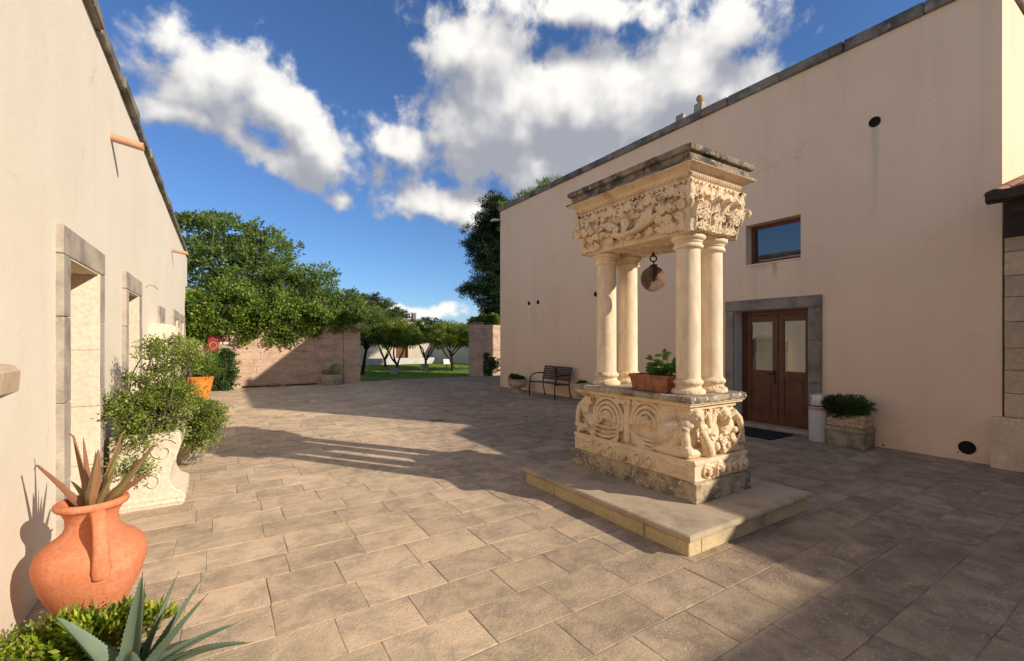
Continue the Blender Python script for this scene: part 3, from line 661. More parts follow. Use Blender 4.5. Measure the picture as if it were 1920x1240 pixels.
while xx < 4.5:
    L = min(rd.uniform(.5, .8), 4.58 - xx); uneven_box(xx, xx + L - .004, YB - .03 - (.06 if xx > 3.7 else 0), YB + .38, 2.402 + (.04 if xx > 3.6 else 0), 2.47, .015, .01).build('coping_stone', MAT['coping'], BW); xx += L
PW = thing('gate_pier', 'weathered stone gate pier and wall end beside the beige building', 'wall', (10.2, 18.4, 0))
block_wall(PW, 9.66, 10.12, 18.25, .55, 2.38, lmin=.2, lmax=.5)
block_wall(PW, 10.122, 11.3, 18.42, .35, 2.36)
uneven_box(9.62, 10.16, 18.2, 18.84, 2.382, 2.47, .02, .012).build('pier_cap', MAT['coping'], PW)

# --- beyond the gate: low house, kerb wall, white wall
FB = thing('far_house', 'low pale flat-roofed house with dark door beyond the citrus trees', 'house', (9, 32, 0))
mb = wall_open('y', 32, 1, 2.0, 13.1, -.05, 3.05, [(10.6, 11.5, -.05, 2.15, .3), (7.2, 7.9, 1.0, 2.0, .25)], 6); mb.build('wall', MAT['farwall'], FB)
MB().box(1.9, 13.2, 31.92, 38.1, 3.052, 3.2, .01).build('roof_coping', MAT['coping'], FB)
MB().box(10.62, 11.48, 32.2, 32.25, 0, 2.13).build('door', MAT['wood'], FB)
MB().box(7.22, 7.88, 32.2, 32.22, 1.02, 1.98).build('window', MAT['black'], FB)
ch = MB().box(12.2, 12.5, 33, 33.3, 3.2, 3.75, .01).build('chimney', MAT['coping'], FB)
KB = MB().box(1.5, 13.0, 30.7, 31.0, -.05, .42, .01).build('kerb_wall', MAT['whitewall']); tag(KB, 'low whitish kerb wall running in front of the far house', 'low wall')
WW = MB().prism([(13.3, 32.2), (17.0, 22.0), (17.3, 22.0), (13.6, 32.2)], 'z', -.05, 1.75).build('white_wall', MAT['whitewall']); tag(WW, 'plain white garden wall at the right end of the lawn', 'wall')
# ------------------------------------------------------------------ the carved well
W = thing('carved_well', 'ornate carved stone well with four columns under a heavy carved canopy on a low step', 'well', (CX, CY, 0))
ZS = .165
# step: rounded slabs on a yellowish riser
SX0, SX1, SYN, SYF = CX - 1.055, CX + .80, CY - 1.235, CY + .97
def rect_sweep(prof, a, b, cx=CX, cy=CY, sub=1, j=0.0):
    """prof: (offset outwards, z) bottom to top, swept round a rectangle of half sizes a, b; closed top and bottom"""
    mb = MB(); vv = []; fs = []; ring = 0
    for off, z in prof:
        A, B = a + off, b + off; pts = []
        cs = [(-A, -B), (A, -B), (A, B), (-A, B)]
        for i in range(4):
            p, q = cs[i], cs[(i + 1) % 4]
            m = max(1, int(math.hypot(q[0] - p[0], q[1] - p[1]) / sub)) if sub < 1 else 1
            for k in range(m): t = k / m; pts.append((p[0] + (q[0] - p[0]) * t, p[1] + (q[1] - p[1]) * t))
        if not ring: ring = len(pts)
        if len(pts) != ring:                                     # keep ring counts alike
            pts = []
            for i in range(4):
                p, q = cs[i], cs[(i + 1) % 4]; m = cnt[i]
                for k in range(m): t = k / m; pts.append((p[0] + (q[0] - p[0]) * t, p[1] + (q[1] - p[1]) * t))
        else:
            cnt = [max(1, int(math.hypot(cs[(i + 1) % 4][0] - cs[i][0], cs[(i + 1) % 4][1] - cs[i][1]) / sub)) if sub < 1 else 1 for i in range(4)]
        vv += [(cx + x + rd.uniform(-j, j), cy + y + rd.uniform(-j, j), z + rd.uniform(-j, j)) for x, y in pts]
    n = ring
    for i in range(len(prof) - 1):
        for k in range(n): fs.append((i * n + k, i * n + (k + 1) % n, (i + 1) * n + (k + 1) % n, (i + 1) * n + k))
    fs += [tuple(range(n))[::-1], tuple(range((len(prof) - 1) * n, len(prof) * n))]
    return mb.add(vv, fs)
scx, scy, sa, sb = (SX0 + SX1) / 2, (SYN + SYF) / 2, (SX1 - SX0) / 2, (SYF - SYN) / 2
# risers as separate stones
def riser_run(axis, fixed, lo, hi, inward):
    p = lo
    while p < hi - .02:
        L = min(rd.uniform(.42, .62), hi - p)
        if hi - p - L < .15: L = hi - p
        e = rd.uniform(-.003, .003)
        if axis == 'y': q = uneven_box(min(fixed + e, fixed + inward), max(fixed + e, fixed + inward), p + .0015, p + L - .0015, -.02, .116, .005, .0015)
        else: q = uneven_box(p + .0015, p + L - .0015, min(fixed + e, fixed + inward), max(fixed + e, fixed + inward), -.02, .116, .005, .0015)
        q.build('riser_stone', MAT['riser'], W); p += L
riser_run('y', SX0 + .035, SYN + .035, SYF - .035, .15); riser_run('y', SX1 - .035, SYN + .035, SYF - .035, -.15)
riser_run('x', SYN + .035, SX0 + .19, SX1 - .19, .15); riser_run('x', SYF - .035, SX0 + .19, SX1 - .19, -.15)
def nosed_slab(x0, x1, y0, y1, rl, rr, rn, rf):
    """top slab with rounded nosing on the chosen sides"""
    prof = [(0.012, .118), (.0, .128), (.0, .145), (.010, .158), (.026, ZS)]
    vv = []; fs = []
    for o_, z in prof:
        vv += [(x0 + (o_ if rl else 0), y0 + (o_ if rn else 0), z), (x1 - (o_ if rr else 0), y0 + (o_ if rn else 0), z), (x1 - (o_ if rr else 0), y1 - (o_ if rf else 0), z), (x0 + (o_ if rl else 0), y1 - (o_ if rf else 0), z)]
    for i in range(len(prof) - 1):
        for k in range(4): fs.append((i * 4 + k, i * 4 + (k + 1) % 4, i * 4 + 4 + (k + 1) % 4, i * 4 + 4 + k))
    fs += [(3, 2, 1, 0), tuple(range(4 * len(prof) - 4, 4 * len(prof)))]
    MB().add(vv, fs).build('step_slab', MAT['step'], W)
ys = [SYN, SYN + .62, SYN + 1.27, SYN + 1.80, SYF]; xm = [SX0, SX0 + .62, SX0 + 1.25, SX1]
for i in range(4):
    for k in range(3):
        nosed_slab(xm[k] + (.0015 if k else 0), xm[k + 1] - (.0015 if k < 2 else 0), ys[i] + (.0015 if i else 0), ys[i + 1] - (.0015 if i < 3 else 0), k == 0, k == 2, i == 0, i == 3)

# plinth: worn blocks
def wear(name, mb, mat, voxel=.012, disp=.012, ds=.05): return remeshed(mb, name, mat, W, voxel, 1, disp, ds)
wear('plinth', MB().box(CX - .435, CX + .435, CY - .845, CY + .845, ZS - .01, .338), MAT['plinth'], .011, .016, .05)

# ---- carved body: shapes in the long left face and the short near face, repeated half a turn round
FX, FY = CX - .335, CY - .70
def LP(y, z, n=0.0): return (FX - n, y, z)                        # point on the long face
def NP(x, z, n=0.0): return (x, FY - n, z)                        # point on the near face
def arc(c, r, a0, a1, m=18, ry=None): return [(c[0] + r * math.cos(R(a0 + (a1 - a0) * k / m)), c[1] + (ry or r) * math.sin(R(a0 + (a1 - a0) * k / m))) for k in range(m + 1)]
def spiral(c, r0, r1, a0, turns, m=26):
    out = []
    for k in range(m + 1):
        t = k / m; r = r0 + (r1 - r0) * t; a = R(a0) + 2 * math.pi * turns * t; out.append((c[0] + r * math.cos(a), c[1] + r * math.sin(a)))
    return out
def on(face, pts, n=.0, n1=None):
    m = len(pts) - 1; return [face(p[0], p[1], n if n1 is None else n + (n1 - n) * k / max(1, m)) for k, p in enumerate(pts)]
def scroll(mb, face, c, r, a0, turns, n=.01, rad=None):
    n += .010; rad = (rad or r * .28) * .92; pts = spiral(c, r, r * .18, a0, turns); m = len(pts)
    rr = [rad * (1 - .45 * k / m) for k in range(m)]
    for f_ in (.55, 1.55): mb.tube(on(face, pts, n * f_, n * f_ + rad * .5), rr, 7)
    p = face(c[0], c[1], n * 1.45 + rad * .5); mb.ell(p, r * .22, seg=8, rings=6)
def frond(mb, face, p0, p1, width, ribs, n=.01, rad=.011, curl=1):
    """leaf or wing: ribs that fan from p0 towards p1"""
    n += .008
    p0 = np.array(p0); p1 = np.array(p1); d = p1 - p0; L = np.hypot(*d); u = d / L; w = np.array([-u[1], u[0]])
    for k in range(ribs):
        t = (k + .5) / ribs * 2 - 1; pts = []
        for s in np.linspace(0, 1, 9):
            q = p0 + u * L * s * (1 - .25 * abs(t)) + w * width * t * (s ** .7) * (1 - .25 * s * s) + w * curl * .15 * L * s * s; pts.append(tuple(q))
        for f_ in (.6, 1.5): mb.tube(on(face, pts, (n + .012 * (1 - abs(t))) * f_), [rad * (.62 + .52 * math.sin(math.pi * s)) for s in np.linspace(0.1, .95, 9)], 6)
def head(mb, c, f, s=.062, hair=True):
    """stone head at c looking along f (horizontal unit vector)"""
    c = np.array(c, float); f = np.array([f[0], f[1], 0.0]); f /= np.linalg.norm(f); r = np.array([-f[1], f[0], 0]); up = V(0, 0, 1)
    mb.ell(c, (s * .86, s * .86, s * 1.12)); mb.ell(c + f * s * .35 - up * s * .55, (s * .5, s * .5, s * .5))
    mb.tube([c + f * s * .72 + up * s * .30, c + f * s * 1.12 - up * s * .22, c + f * s * .8 - up * s * .27], [s * .12, s * .2, s * .12], 7)
    for sg in (-1, 1):
        mb.tube([c + f * s * .80 + up * s * .34 + r * sg * s * .08, c + f * s * .74 + up * s * .36 + r * sg * s * .4, c + f * s * .5 + up * s * .25 + r * sg * s * .66], s * .12, 6)
        mb.ell(c + f * s * .74 + up * s * .10 + r * sg * s * .33, (s * .15, s * .15, s * .10)); mb.ell(c + r * sg * s * .86 - up * s * .05, (s * .18, s * .18, s * .28))
        mb.ell(c + f * s * .6 - up * s * .25 + r * sg * s * .42, s * .28)
    mb.tube([c + f * s * .86 - up * s * .50 - r * s * .28, c + f * s * .98 - up * s * .47, c + f * s * .86 - up * s * .50 + r * s * .28], s * .1, 6)
    mb.tube([c + f * s * .82 - up * s * .68 - r * s * .22, c + f * s * .92 - up * s * .66, c + f * s * .82 - up * s * .68 + r * s * .22], s * .1, 6)
    mb.ell(c + f * s * .6 - up * s * .95, s * .3)
    if hair:
        for k in range(15):
            a = math.pi * (k / 14); q = c - f * s * .15 + (r * math.cos(a) + up * math.sin(a)) * s * 1.02 + f * s * .25 * math.sin(a); mb.ell(q, s * .24, seg=8, rings=6)
        for sg in (-1, 1):
            for k in range(5): mb.ell(c + r * sg * s * 1.0 - up * s * (.2 + k * .32) - f * s * .1, s * .22, seg=8, rings=6)

def carve_body(mb):
    # band moulding and frieze
    # --- long face: two coiled tails
    for c, rs, tr in (((3.635, .745), (.218, .170, .122, .074, .030), .0205), ((3.085, .770), (.208, .160, .112, .066, .025), .0205)):
        mb.ell(LP(c[0], c[1] + .02, -.02), (.050, .20, .21))
        for k, r in enumerate(rs): mb.tube(on(LP, arc(c, r, -25 if c[0] > 3.4 else -8, 205 if c[0] > 3.4 else 190, 22, r * 1.08), .030 + k * .007), tr, 8)
    mb.ell(LP(3.655, .60, -.03), (.075, .215, .105))
    for k in range(5): mb.tube(on(LP, arc((3.67, .705 - k * .012), .235 - k * .0, 198, 342, 16, .045 + k * .040), .056), [.009 + .009 * math.sin(math.pi * j / 16) for j in range(17)], 7)
    # fan that falls across the band
    mb.ell(LP(3.11, .59, -.02), (.075, .165, .12), Matrix.Rotation(R(22), 3, 'X'))
    for k in range(7):
        pts = []
        for s in np.linspace(0, 1, 12): pts.append((3.285 - .02 * k - (.325 - .028 * k) * s, .690 - .030 * k - (.06 + .014 * k) * s ** .8 - .02 * math.sin(math.pi * s)))
        mb.tube(on(LP, pts, .074 - .003 * k), [.008 + .0075 * math.sin(math.pi * j / 11) for j in range(12)], 7)
    # pilaster with small volutes
    mb.box(FX - .025, FX + .02, 3.325, 3.405, .50, .97); mb.box(FX - .035, FX + .02, 3.335, 3.395, .55, .90)
    for y_, a_, t_ in ((3.47, 0, 1.6), (3.235, 180, -1.6), (3.39, 180, -1.4), (3.33, 0, 1.4)): scroll(mb, LP, (y_, .965), .043, a_, t_, .018, .013)
    # hip, thigh, lower leg of the reclining figure
    mb.ell(LP(2.875, .895, -.015), (.07, .135, .10), Matrix.Rotation(R(-20), 3, 'X'))
    mb.tube([LP(2.92, .70, .01), LP(2.85, .735, .05), LP(2.77, .785, .065), LP(2.69, .825, .045)], [.055, .095, .098, .055], 12)
    mb.tube([LP(2.69, .825, .045), LP(2.71, .72, .055), LP(2.76, .64, .04), LP(2.86, .60, .03)], [.055, .058, .05, .045], 10)
    mb.tube([LP(3.02, .560, .02), LP(2.85, .572, .045), LP(2.70, .585, .055), LP(2.58, .595, .05)], [.03, .045, .05, .05], 10)
    # --- near corner: seated man, chin on his hand
    mb.ell((FX + .05, FY + .06, .74), (.10, .10, .17)); mb.ell((FX + .02, FY + .02, .83), (.10, .085, .07))
    head(mb, (FX + .055, FY - .035, .905), (-.35, -.94), .072)
    mb.tube([(FX - .02, FY + .04, .82), (FX - .065, FY + .0, .78), (FX - .078, FY - .022, .70), (FX - .075, FY - .03, .61)], [.05, .045, .040, .043], 10)
    mb.tube([(FX - .076, FY - .03, .645), (FX - .075, FY - .032, .60), (FX - .074, FY - .034, .575)], [.05, .055, .045], 10)
    mb.tube([(FX + .215, FY - .055, .555), (FX + .17, FY - .075, .62), (FX + .105, FY - .09, .71), (FX + .065, FY - .095, .765)], [.062, .058, .043, .034], 12)
    mb.ell((FX + .055, FY - .098, .795), (.046, .026, .036))
    for k in range(4):                                            # four fingers folded beside the chin
        x_ = FX + .012 + k * .024
        mb.tube([(x_, FY - .105, .790), (x_ + .003, FY - .118, .815), (x_ + .006, FY - .112, .842 - abs(k - 1.5) * .006), (x_ + .008, FY - .098, .855 - abs(k - 1.5) * .008)], [.0135, .013, .012, .010], 7)
    mb.tube([(FX + .10, FY - .10, .785), (FX + .122, FY - .098, .812), (FX + .118, FY - .085, .838)], [.014, .013, .010], 7)
    mb.tube([(FX + .20, FY - .02, .565), (FX + .12, FY - .01, .57), (FX + .02, FY - .02, .575), (FX - .05, FY - .02, .578)], .045, 8)
    # --- near face: acanthus, garland of fruit, second figure
    for sg in (-1, 1):
        for k in range(3): mb.tube(on(NP, [(3.90 + sg * .012, .80), (3.90 + sg * (.02 + .012 * k), .88), (3.90 + sg * (.035 + .03 * k), .955 - .012 * k), (3.90 + sg * (.06 + .035 * k), .945 - .03 * k)], .012, .05), [.013, .016, .014, .009], 7)
    mb.tube(on(NP, [(3.90, .78), (3.90, .975)], .02), .012, 7)
    pr = random.Random(5)
    for k in range(34):
        t = k / 33; x_ = 3.80 + .43 * t + pr.uniform(-.02, .02); z_ = .70 - .06 * math.sin(math.pi * t) + pr.uniform(-.075, .055)
        c_ = NP(x_, z_, .035 + pr.uniform(0, .045)); r_ = pr.uniform(.026, .043)
        if k % 3: mb.ell(c_, (r_, r_ * .8, r_), seg=10, rings=7)
        else: scroll(mb, NP, (x_, z_), r_ * 1.05, pr.uniform(0, 360), 1.3, .055, .012)
    mb.ell(NP(4.0, .60, .0), (.20, .05, .08))
    head(mb, NP(4.115, .875, .02), (-.25, -.97), .068)
    mb.ell(NP(4.17, .77, -.02), (.12, .08, .11))
    mb.tube([NP(4.20, .86, .0), NP(4.265, .90, .03), NP(4.315, .84, .05), NP(4.335, .76, .06), NP(4.335, .68, .065), NP(4.33, .62, .07)], [.036, .038, .034, .03, .03, .034], 9)
    mb.ell(NP(4.315, .625, .07), (.052, .04, .036))
    mb.tube([NP(4.05, .565, .05), NP(4.16, .575, .065), NP(4.24, .56, .07), NP(4.30, .545, .075)], [.04, .044, .036, .026], 9)
    mb.tube([NP(4.22, .57, .03), NP(4.30, .565, .05), NP(4.345, .555, .06)], [.036, .038, .03], 9)
    # --- far corner: lion-like bust
    mb.ell(LP(3.90, .66, .0), (.09, .12, .12)); mb.ell(LP(3.975, .82, .0), (.08, .085, .13))
    head(mb, LP(3.965, .90, .03), (-.75, .66), .07, True)
    scroll(mb, LP, (3.895, .93), .045, 200, 1.5, .03, .015)
    mb.tube([LP(3.93, .64, .03), LP(4.0, .60, .055), LP(4.045, .63, .06), LP(4.03, .57, .06)], [.05, .045, .036, .04], 9)
def carve_frieze(mb):
    zc = .425
    def BL(y, z, n=0): return (CX - .408 - n * 1.2 - .006, y, z)
    def BN(x, z, n=0): return (x, CY - .808 - n * 1.2 - .006, z)
    for y_ in (3.685, 3.53, 3.16, 3.01):
        mb.tube(on(BL, arc((y_, zc), .056, 0, 360, 20), .004), .010, 6); scroll(mb, BL, (y_, zc - .005), .035, 100, 1.4, .004, .010)
        frond(mb, BL, (y_, zc - .05), (y_, zc + .035), .03, 3, .006, .007, 0)
    mb.tube(on(BL, [(3.43, .362), (3.41, .40), (3.375, .445), (3.345, .470), (3.315, .445), (3.28, .40), (3.26, .362)], .006), .010, 6)
    frond(mb, BL, (3.345, .36), (3.345, .455), .055, 5, .006, .008, 0)
    for (a, b) in ((3.80, 4.08), (2.60, 2.88)):
        mb.tube(on(BL, [(a, .37), (b, .37), (b, .48), (a, .48), (a, .37)], .003), .006, 5)
        mb.tube(on(BL, [(a + .01, .47), (a + .05, .43), (a + .03, .385), (a + .12, .40), (b - .10, .385), (b - .03, .40)], .004), [.006, .009, .008, .01, .008, .005], 6)
        mb.tube(on(BL, [(a + .03, .475), (a + .10, .46), (b - .06, .468)], .003), [.006, .010, .005], 6)
    for x_ in (3.70, 3.90, 4.09, 4.27):
        mb.tube(on(BN, arc((x_, zc), .054, 0, 300, 18), .005), .012, 6); scroll(mb, BN, (x_ + .008, zc - .008), .032, 40, 1.5, .008, .011)
        for k in range(5): mb.ell(BN(x_ - .03 + .018 * k, zc + .03 * math.sin(k * 2.1), .012), .013, seg=8, rings=6)
    for x_ in (3.80, 4.0, 4.18): frond(mb, BN, (x_, .37), (x_, .47), .025, 3, .004, .008, 0)
    for z_ in (.352, .498): mb.tube([BL(CY - .80, z_), BL(CY + .80, z_)], .006, 6); mb.tube([BN(CX - .40, z_), BN(CX + .40, z_)], .006, 6)
def both(fn):
    mb = MB(); fn(mb); n = len(mb.v)
    mb.add([(2 * CX - p[0], 2 * CY - p[1], p[2]) for p in list(mb.v)], list(mb.f)); return mb
mb = both(carve_frieze); mb.box(CX - .408, CX + .408, CY - .808, CY + .808, .33, .505); mb.box(CX - .418, CX + .418, CY - .818, CY + .818, .505, .532)
remeshed(mb, 'frieze_band', MAT['lecce'], W, .0062, 0, .004, .02)
mb = both(carve_body); mb.box(CX - .335, CX + .335, CY - .70, CY + .70, .50, 1.02); mb.box(CX - .36, CX + .36, CY - .73, CY + .73, .965, 1.012)
remeshed(mb, 'carved_body', MAT['lecce'], W, .0060, 0, .005, .03)
rect_sweep([(-.045, 1.000), (-.030, 1.006), (-.028, 1.018), (-.014, 1.030), (-.012, 1.040)], .44, .795).build('ledge_moulding', MAT['lecce'], W)
lg = rect_sweep([(-.014, 1.036), (.0, 1.042), (.002, 1.062), (.0, 1.086), (-.010, 1.098)], .44, .795)
wear('ledge', lg, MAT['ledge'], .0095, .012, .035)

# ---- columns
COLX, COLY = .1765, .549; KX, KY = 3.953, 3.315
def column(x, y):
    c = (x, y, 0)
    b = MB().lathe([(.150, 1.094), (.158, 1.104), (.160, 1.120), (.155, 1.136), (.142, 1.146), (.126, 1.152), (.119, 1.166), (.121, 1.182), (.130, 1.190), (.138, 1.198), (.140, 1.212), (.134, 1.226), (.120, 1.234), (.1135, 1.252)], c, 36)
    o = remeshed(b, 'column_base', MAT['lecce'], W, .0065, 0, .009, .03)
    MB().lathe([(.1135, 1.248), (.113, 1.30), (.1128, 1.55), (.112, 1.80), (.111, 2.10), (.1095, 2.47)], c, 40).build('column_shaft', MAT['shaft'], W, 40)
    MB().lathe([(.1095, 2.467), (.111, 2.470), (.113, 2.474), (.124, 2.478), (.133, 2.486), (.137, 2.497), (.135, 2.509), (.127, 2.517), (.122, 2.521), (.122, 2.530), (.130, 2.534), (.133, 2.540), (.131, 2.546), (.128, 2.549), (.136, 2.554), (.149, 2.562), (.157, 2.573), (.159, 2.584), (.155, 2.595), (.146, 2.602), (.13, 2.606)], c, 40).build('column_capital', MAT['shaft'], W, 40)
for sx in (-1, 1):
    for sy in (-1, 1): column(KX + sx * COLX, KY + sy * COLY)

# ---- carved canopy block
UX, UY = CX - .345, CY - .70
def UL(y, z, n=0): return (UX - n, y, z)
def flare(z): return max(0.0, min(1.0, (z - 2.50) / .38))
def KL(y, z, n=0): return (CX - .335 - .105 * flare(z) ** 1.3 - n, y, z)          # long side of a flaring capital
def KN(x, z, n=0): return (x, CY - .70 - .085 * flare(z) ** 1.3 - n, z)            # near side of it
def UN(x, z, n=0): return (x, CY - .735 - n, z)
def UF(y, z, n=0): return (CX - .375 - n, y, z)
def carve_top(mb):
    # flaring capitals over each pair of columns
    for ya, yb in ((CY - .70, CY - .46),):
        vv = []
        for z in (2.488, 2.58, 2.70, 2.80, 2.88):
            k = flare(z) ** 1.3; A = .335 + .105 * k; y0 = ya - .085 * k; y1 = yb + .07 * k
            vv += [(CX - A, y0, z), (CX + A, y0, z), (CX + A, y1, z), (CX - A, y1, z)]
        fs = [(0, 3, 2, 1), (16, 17, 18, 19)]
        for i in range(4):
            for q in range(4): fs.append((i * 4 + q, i * 4 + (q + 1) % 4, i * 4 + 4 + (q + 1) % 4, i * 4 + 4 + q))
        mb.add(vv, fs)
    # near face of the capitals: two storeys of acanthus scrolls
    pr = random.Random(9)
    for sg in (-1, 1):
        for (dx, z_, r_, a_, t_) in ((.06, 2.565, .052, 90, 1.5), (.165, 2.57, .052, 90, -1.5), (.265, 2.575, .050, 90, 1.5), (.055, 2.69, .055, 270, -1.4), (.175, 2.70, .055, 270, 1.5), (.28, 2.69, .055, 200, -1.5), (.10, 2.80, .055, 90, 1.5), (.225, 2.80, .060, 60, -1.6), (.33, 2.79, .05, 90, 1.6)):
            scroll(mb, KN, (CX + sg * dx, z_), r_, a_ if sg > 0 else 180 - a_, t_ * sg, .016, .0175)
        for dx in (.01, .115, .22, .315): frond(mb, KN, (CX + sg * dx, 2.51), (CX + sg * (dx + .02), 2.66), .03, 3, .012, .011, .3 * sg)
        for dx in (.03, .14, .25, .35): frond(mb, KN, (CX + sg * dx, 2.66), (CX + sg * (dx + .02), 2.83), .034, 3, .012, .011, .4 * sg)
    # corner volutes: leaf that rises and rolls over
    for sg in (-1, 1):
        d = V(sg * .76, -.65, 0); c = V(CX + sg * .335, CY - .70, 2.50)
        pts = [c + d * o_ + V(0, 0, z_) for o_, z_ in ((.0, .0), (.015, .10), (.035, .20), (.065, .29), (.09, .345), (.12, .375), (.148, .362), (.158, .33), (.145, .305), (.125, .315))]
        mb.tube(pts, [.045, .043, .042, .044, .042, .038, .034, .030, .024, .018], 9)
        for t_ in (-1, 1):
            w = V(-d[1], d[0], 0) * t_
            mb.tube([p + w * (.035 + .004 * k) for k, p in enumerate(pts[:7])], .013, 6)
    for (x_, z_) in ((CX - .12, 2.86), (CX + .02, 2.865), (CX + .16, 2.86)):
        mb.tube([KN(x_, 2.74, .02), KN(x_, 2.83, .035), KN(x_, 2.885, .055), KN(x_, 2.895, .085), KN(x_, 2.865, .10)], [.03, .036, .036, .032, .024], 9)
    # long face of the capital at the near end and at the far end
    for y0, dirn_ in ((CY - .70, 1), (CY + .70, -1)):
        for (dy, z_, r_, a_, t_) in ((.055, 2.56, .05, 90, 1.5), (.165, 2.56, .05, 90, -1.5), (.26, 2.575, .05, 90, 1.4), (.05, 2.685, .055, 270, -1.5), (.16, 2.69, .055, 270, 1.5), (.27, 2.70, .05, 200, -1.5), (.0, 2.80, .05, 90, 1.5), (.10, 2.80, .058, 90, -1.5), (.22, 2.805, .055, 60, 1.6)):
            scroll(mb, KL, (y0 + dirn_ * dy, z_), r_, a_ if dirn_ > 0 else 180 - a_, t_ * dirn_, .016, .0175)
        for dy in (.0, .11, .21): frond(mb, KL, (y0 + dirn_ * dy, 2.51), (y0 + dirn_ * (dy + .02), 2.65), .03, 3, .012, .011, .3)
    # lintel between: winged beast over a diagonal garland
    mb.box(UX + .01, CX, CY - .50, CY + .50, 2.52, 2.90)
    for c_, r_, a_, t_ in (((2.835, 2.835), .062, 20, 1.6), ((2.875, 2.69), .055, 90, -1.6), ((2.80, 2.61), .05, 90, 1.6), ((3.43, 2.62), .05, 0, 1.5), ((3.30, 2.59), .045, 180, -1.5), ((3.05, 2.60), .05, 90, 1.5), ((3.18, 2.585), .04, 0, -1.4), ((3.72, 2.84), .055, 90, 1.5), ((3.56, 2.60), .05, 90, -1.5), ((3.70, 2.72), .05, 270, 1.5), ((2.93, 2.59), .04, 0, 1.4)):
        scroll(mb, UL, c_, r_, a_, t_, .02, r_ * .33)
    gp = [(3.66, 2.74), (3.60, 2.70), (3.50, 2.66), (3.38, 2.635), (3.25, 2.645), (3.12, 2.69), (3.0, 2.745), (2.90, 2.80), (2.84, 2.835)]
    mb.tube(on(UL, gp, .055), [.028, .034, .038, .042, .042, .040, .036, .030, .022], 10)
    for k in range(26):
        t = k / 25 * (len(gp) - 1.001); i = int(t); f_ = t - i
        mb.ell(UL(gp[i][0] * (1 - f_) + gp[i + 1][0] * f_ + pr.uniform(-.02, .02), gp[i][1] * (1 - f_) + gp[i + 1][1] * f_ + pr.uniform(-.025, .025), .085 + pr.uniform(-.01, .015)), pr.uniform(.014, .024), seg=8, rings=6)
    frond(mb, UL, (3.42, 2.74), (3.66, 2.83), .075, 6, .035, .016, .8); frond(mb, UL, (3.18, 2.70), (2.95, 2.86), .080, 7, .035, .016, -.8)
    frond(mb, UL, (3.36, 2.66), (3.30, 2.84), .060, 5, .040, .015, .2); frond(mb, UL, (3.50, 2.66), (3.44, 2.78), .05, 4, .04, .014, .4)
    mb.ell(UL(3.335, 2.80, .05), (.07, .055, .08)); mb.ell(UL(3.345, 2.875, .075), (.052, .045, .042)); mb.tube([UL(3.35, 2.87, .11), UL(3.365, 2.855, .145), UL(3.37, 2.83, .15)], [.026, .02, .01], 8)
    # frieze above: running scrolls on both faces
    k = 0; y_ = CY - .67
    while y_ < CY + .70:
        r_ = (.062, .052, .066, .055)[k % 4]
        scroll(mb, UF, (y_, 2.975 + (.012 if k % 2 else -.01)), r_, 90 if k % 2 else 270, 1.7 if k % 2 else -1.7, .012, .0165)
        frond(mb, UF, (y_ + .055, 2.90), (y_ + .085, 3.03), .03, 3, .008, .010, .5); y_ += r_ * 2 + .012; k += 1
    k = 0; x_ = CX - .31
    while x_ < CX + .34:
        r_ = (.060, .048, .062)[k % 3]
        scroll(mb, UN, (x_, 2.972 + (.012 if k % 2 else -.01)), r_, 90 if k % 2 else 270, 1.7 if k % 2 else -1.7, .012, .0165)
        frond(mb, UN, (x_ + .05, 2.90), (x_ + .075, 3.03), .028, 3, .008, .010, .5); x_ += r_ * 2 + .012; k += 1
    for sg in (-1, 1):
        c = V(CX + sg * .375, CY - .735, 2.90); d = V(sg * .7, -.7, 0)
        mb.tube([c + V(0, 0, 0) + d * .02, c + d * .035 + V(0, 0, .06), c + d * .03 + V(0, 0, .11), c + d * .055 + V(0, 0, .15), c + d * .075 + V(0, 0, .13)], [.034, .036, .030, .026, .018], 8)
    # rough pendants under the lintel
    for q in range(22): mb.ell((CX + pr.uniform(-.30, .0), CY + pr.uniform(-.44, .44), 2.515 + pr.uniform(-.012, .02)), (pr.uniform(.03, .06), pr.uniform(.03, .07), .03), seg=8, rings=6)
mb = both(carve_top)
mb.v = [(p[0], p[1], 2.595 + (p[2] - 2.488) * (2.90 - 2.595) / (2.90 - 2.488) if p[2] < 2.90 else p[2]) for p in mb.v]
mb.box(CX - .345, CX + .345, CY - .47, CY + .47, 2.60, 2.90); mb.box(CX - .375, CX + .375, CY - .735, CY + .735, 2.86, 3.06)
remeshed(mb, 'carved_canopy', MAT['lecce'], W, .0056, 0, .004, .02)
# egg and bead rows
eg = MB()
rect = rect_sweep([(0, 3.052), (.012, 3.060), (.012, 3.068), (.004, 3.076), (.030, 3.130), (.036, 3.136)], .382, .742); eg.add(rect.v, rect.f)
def edge_run(step, off, fn):
    A, B = .382 + off, .742 + off
    for (p, q) in (((-A, -B), (A, -B)), ((A, -B), (A, B)), ((A, B), (-A, B)), ((-A, B), (-A, -B))):
        L = math.hypot(q[0] - p[0], q[1] - p[1]); m = int(L / step)
        for k in range(m + 1):
            t = k / m; fn(CX + p[0] + (q[0] - p[0]) * t, CY + p[1] + (q[1] - p[1]) * t, k)
edge_run(.0265, .022, lambda x, y, k: eg.ell((x, y, 3.104), (.0105, .0105, .027), seg=6, rings=5))
edge_run(.058, .010, lambda x, y, k: eg.box(x - .014, x + .014, y - .014, y + .014, 3.036, 3.060))
eg.build('egg_and_bead_row', MAT['lecce'], W, 45)
MB_ = rect_sweep([(.0, 3.134), (.012, 3.140), (.055, 3.160), (.088, 3.172), (.092, 3.178)], .415, .765); MB_.build('cornice_soffit', MAT['lecce'], W)
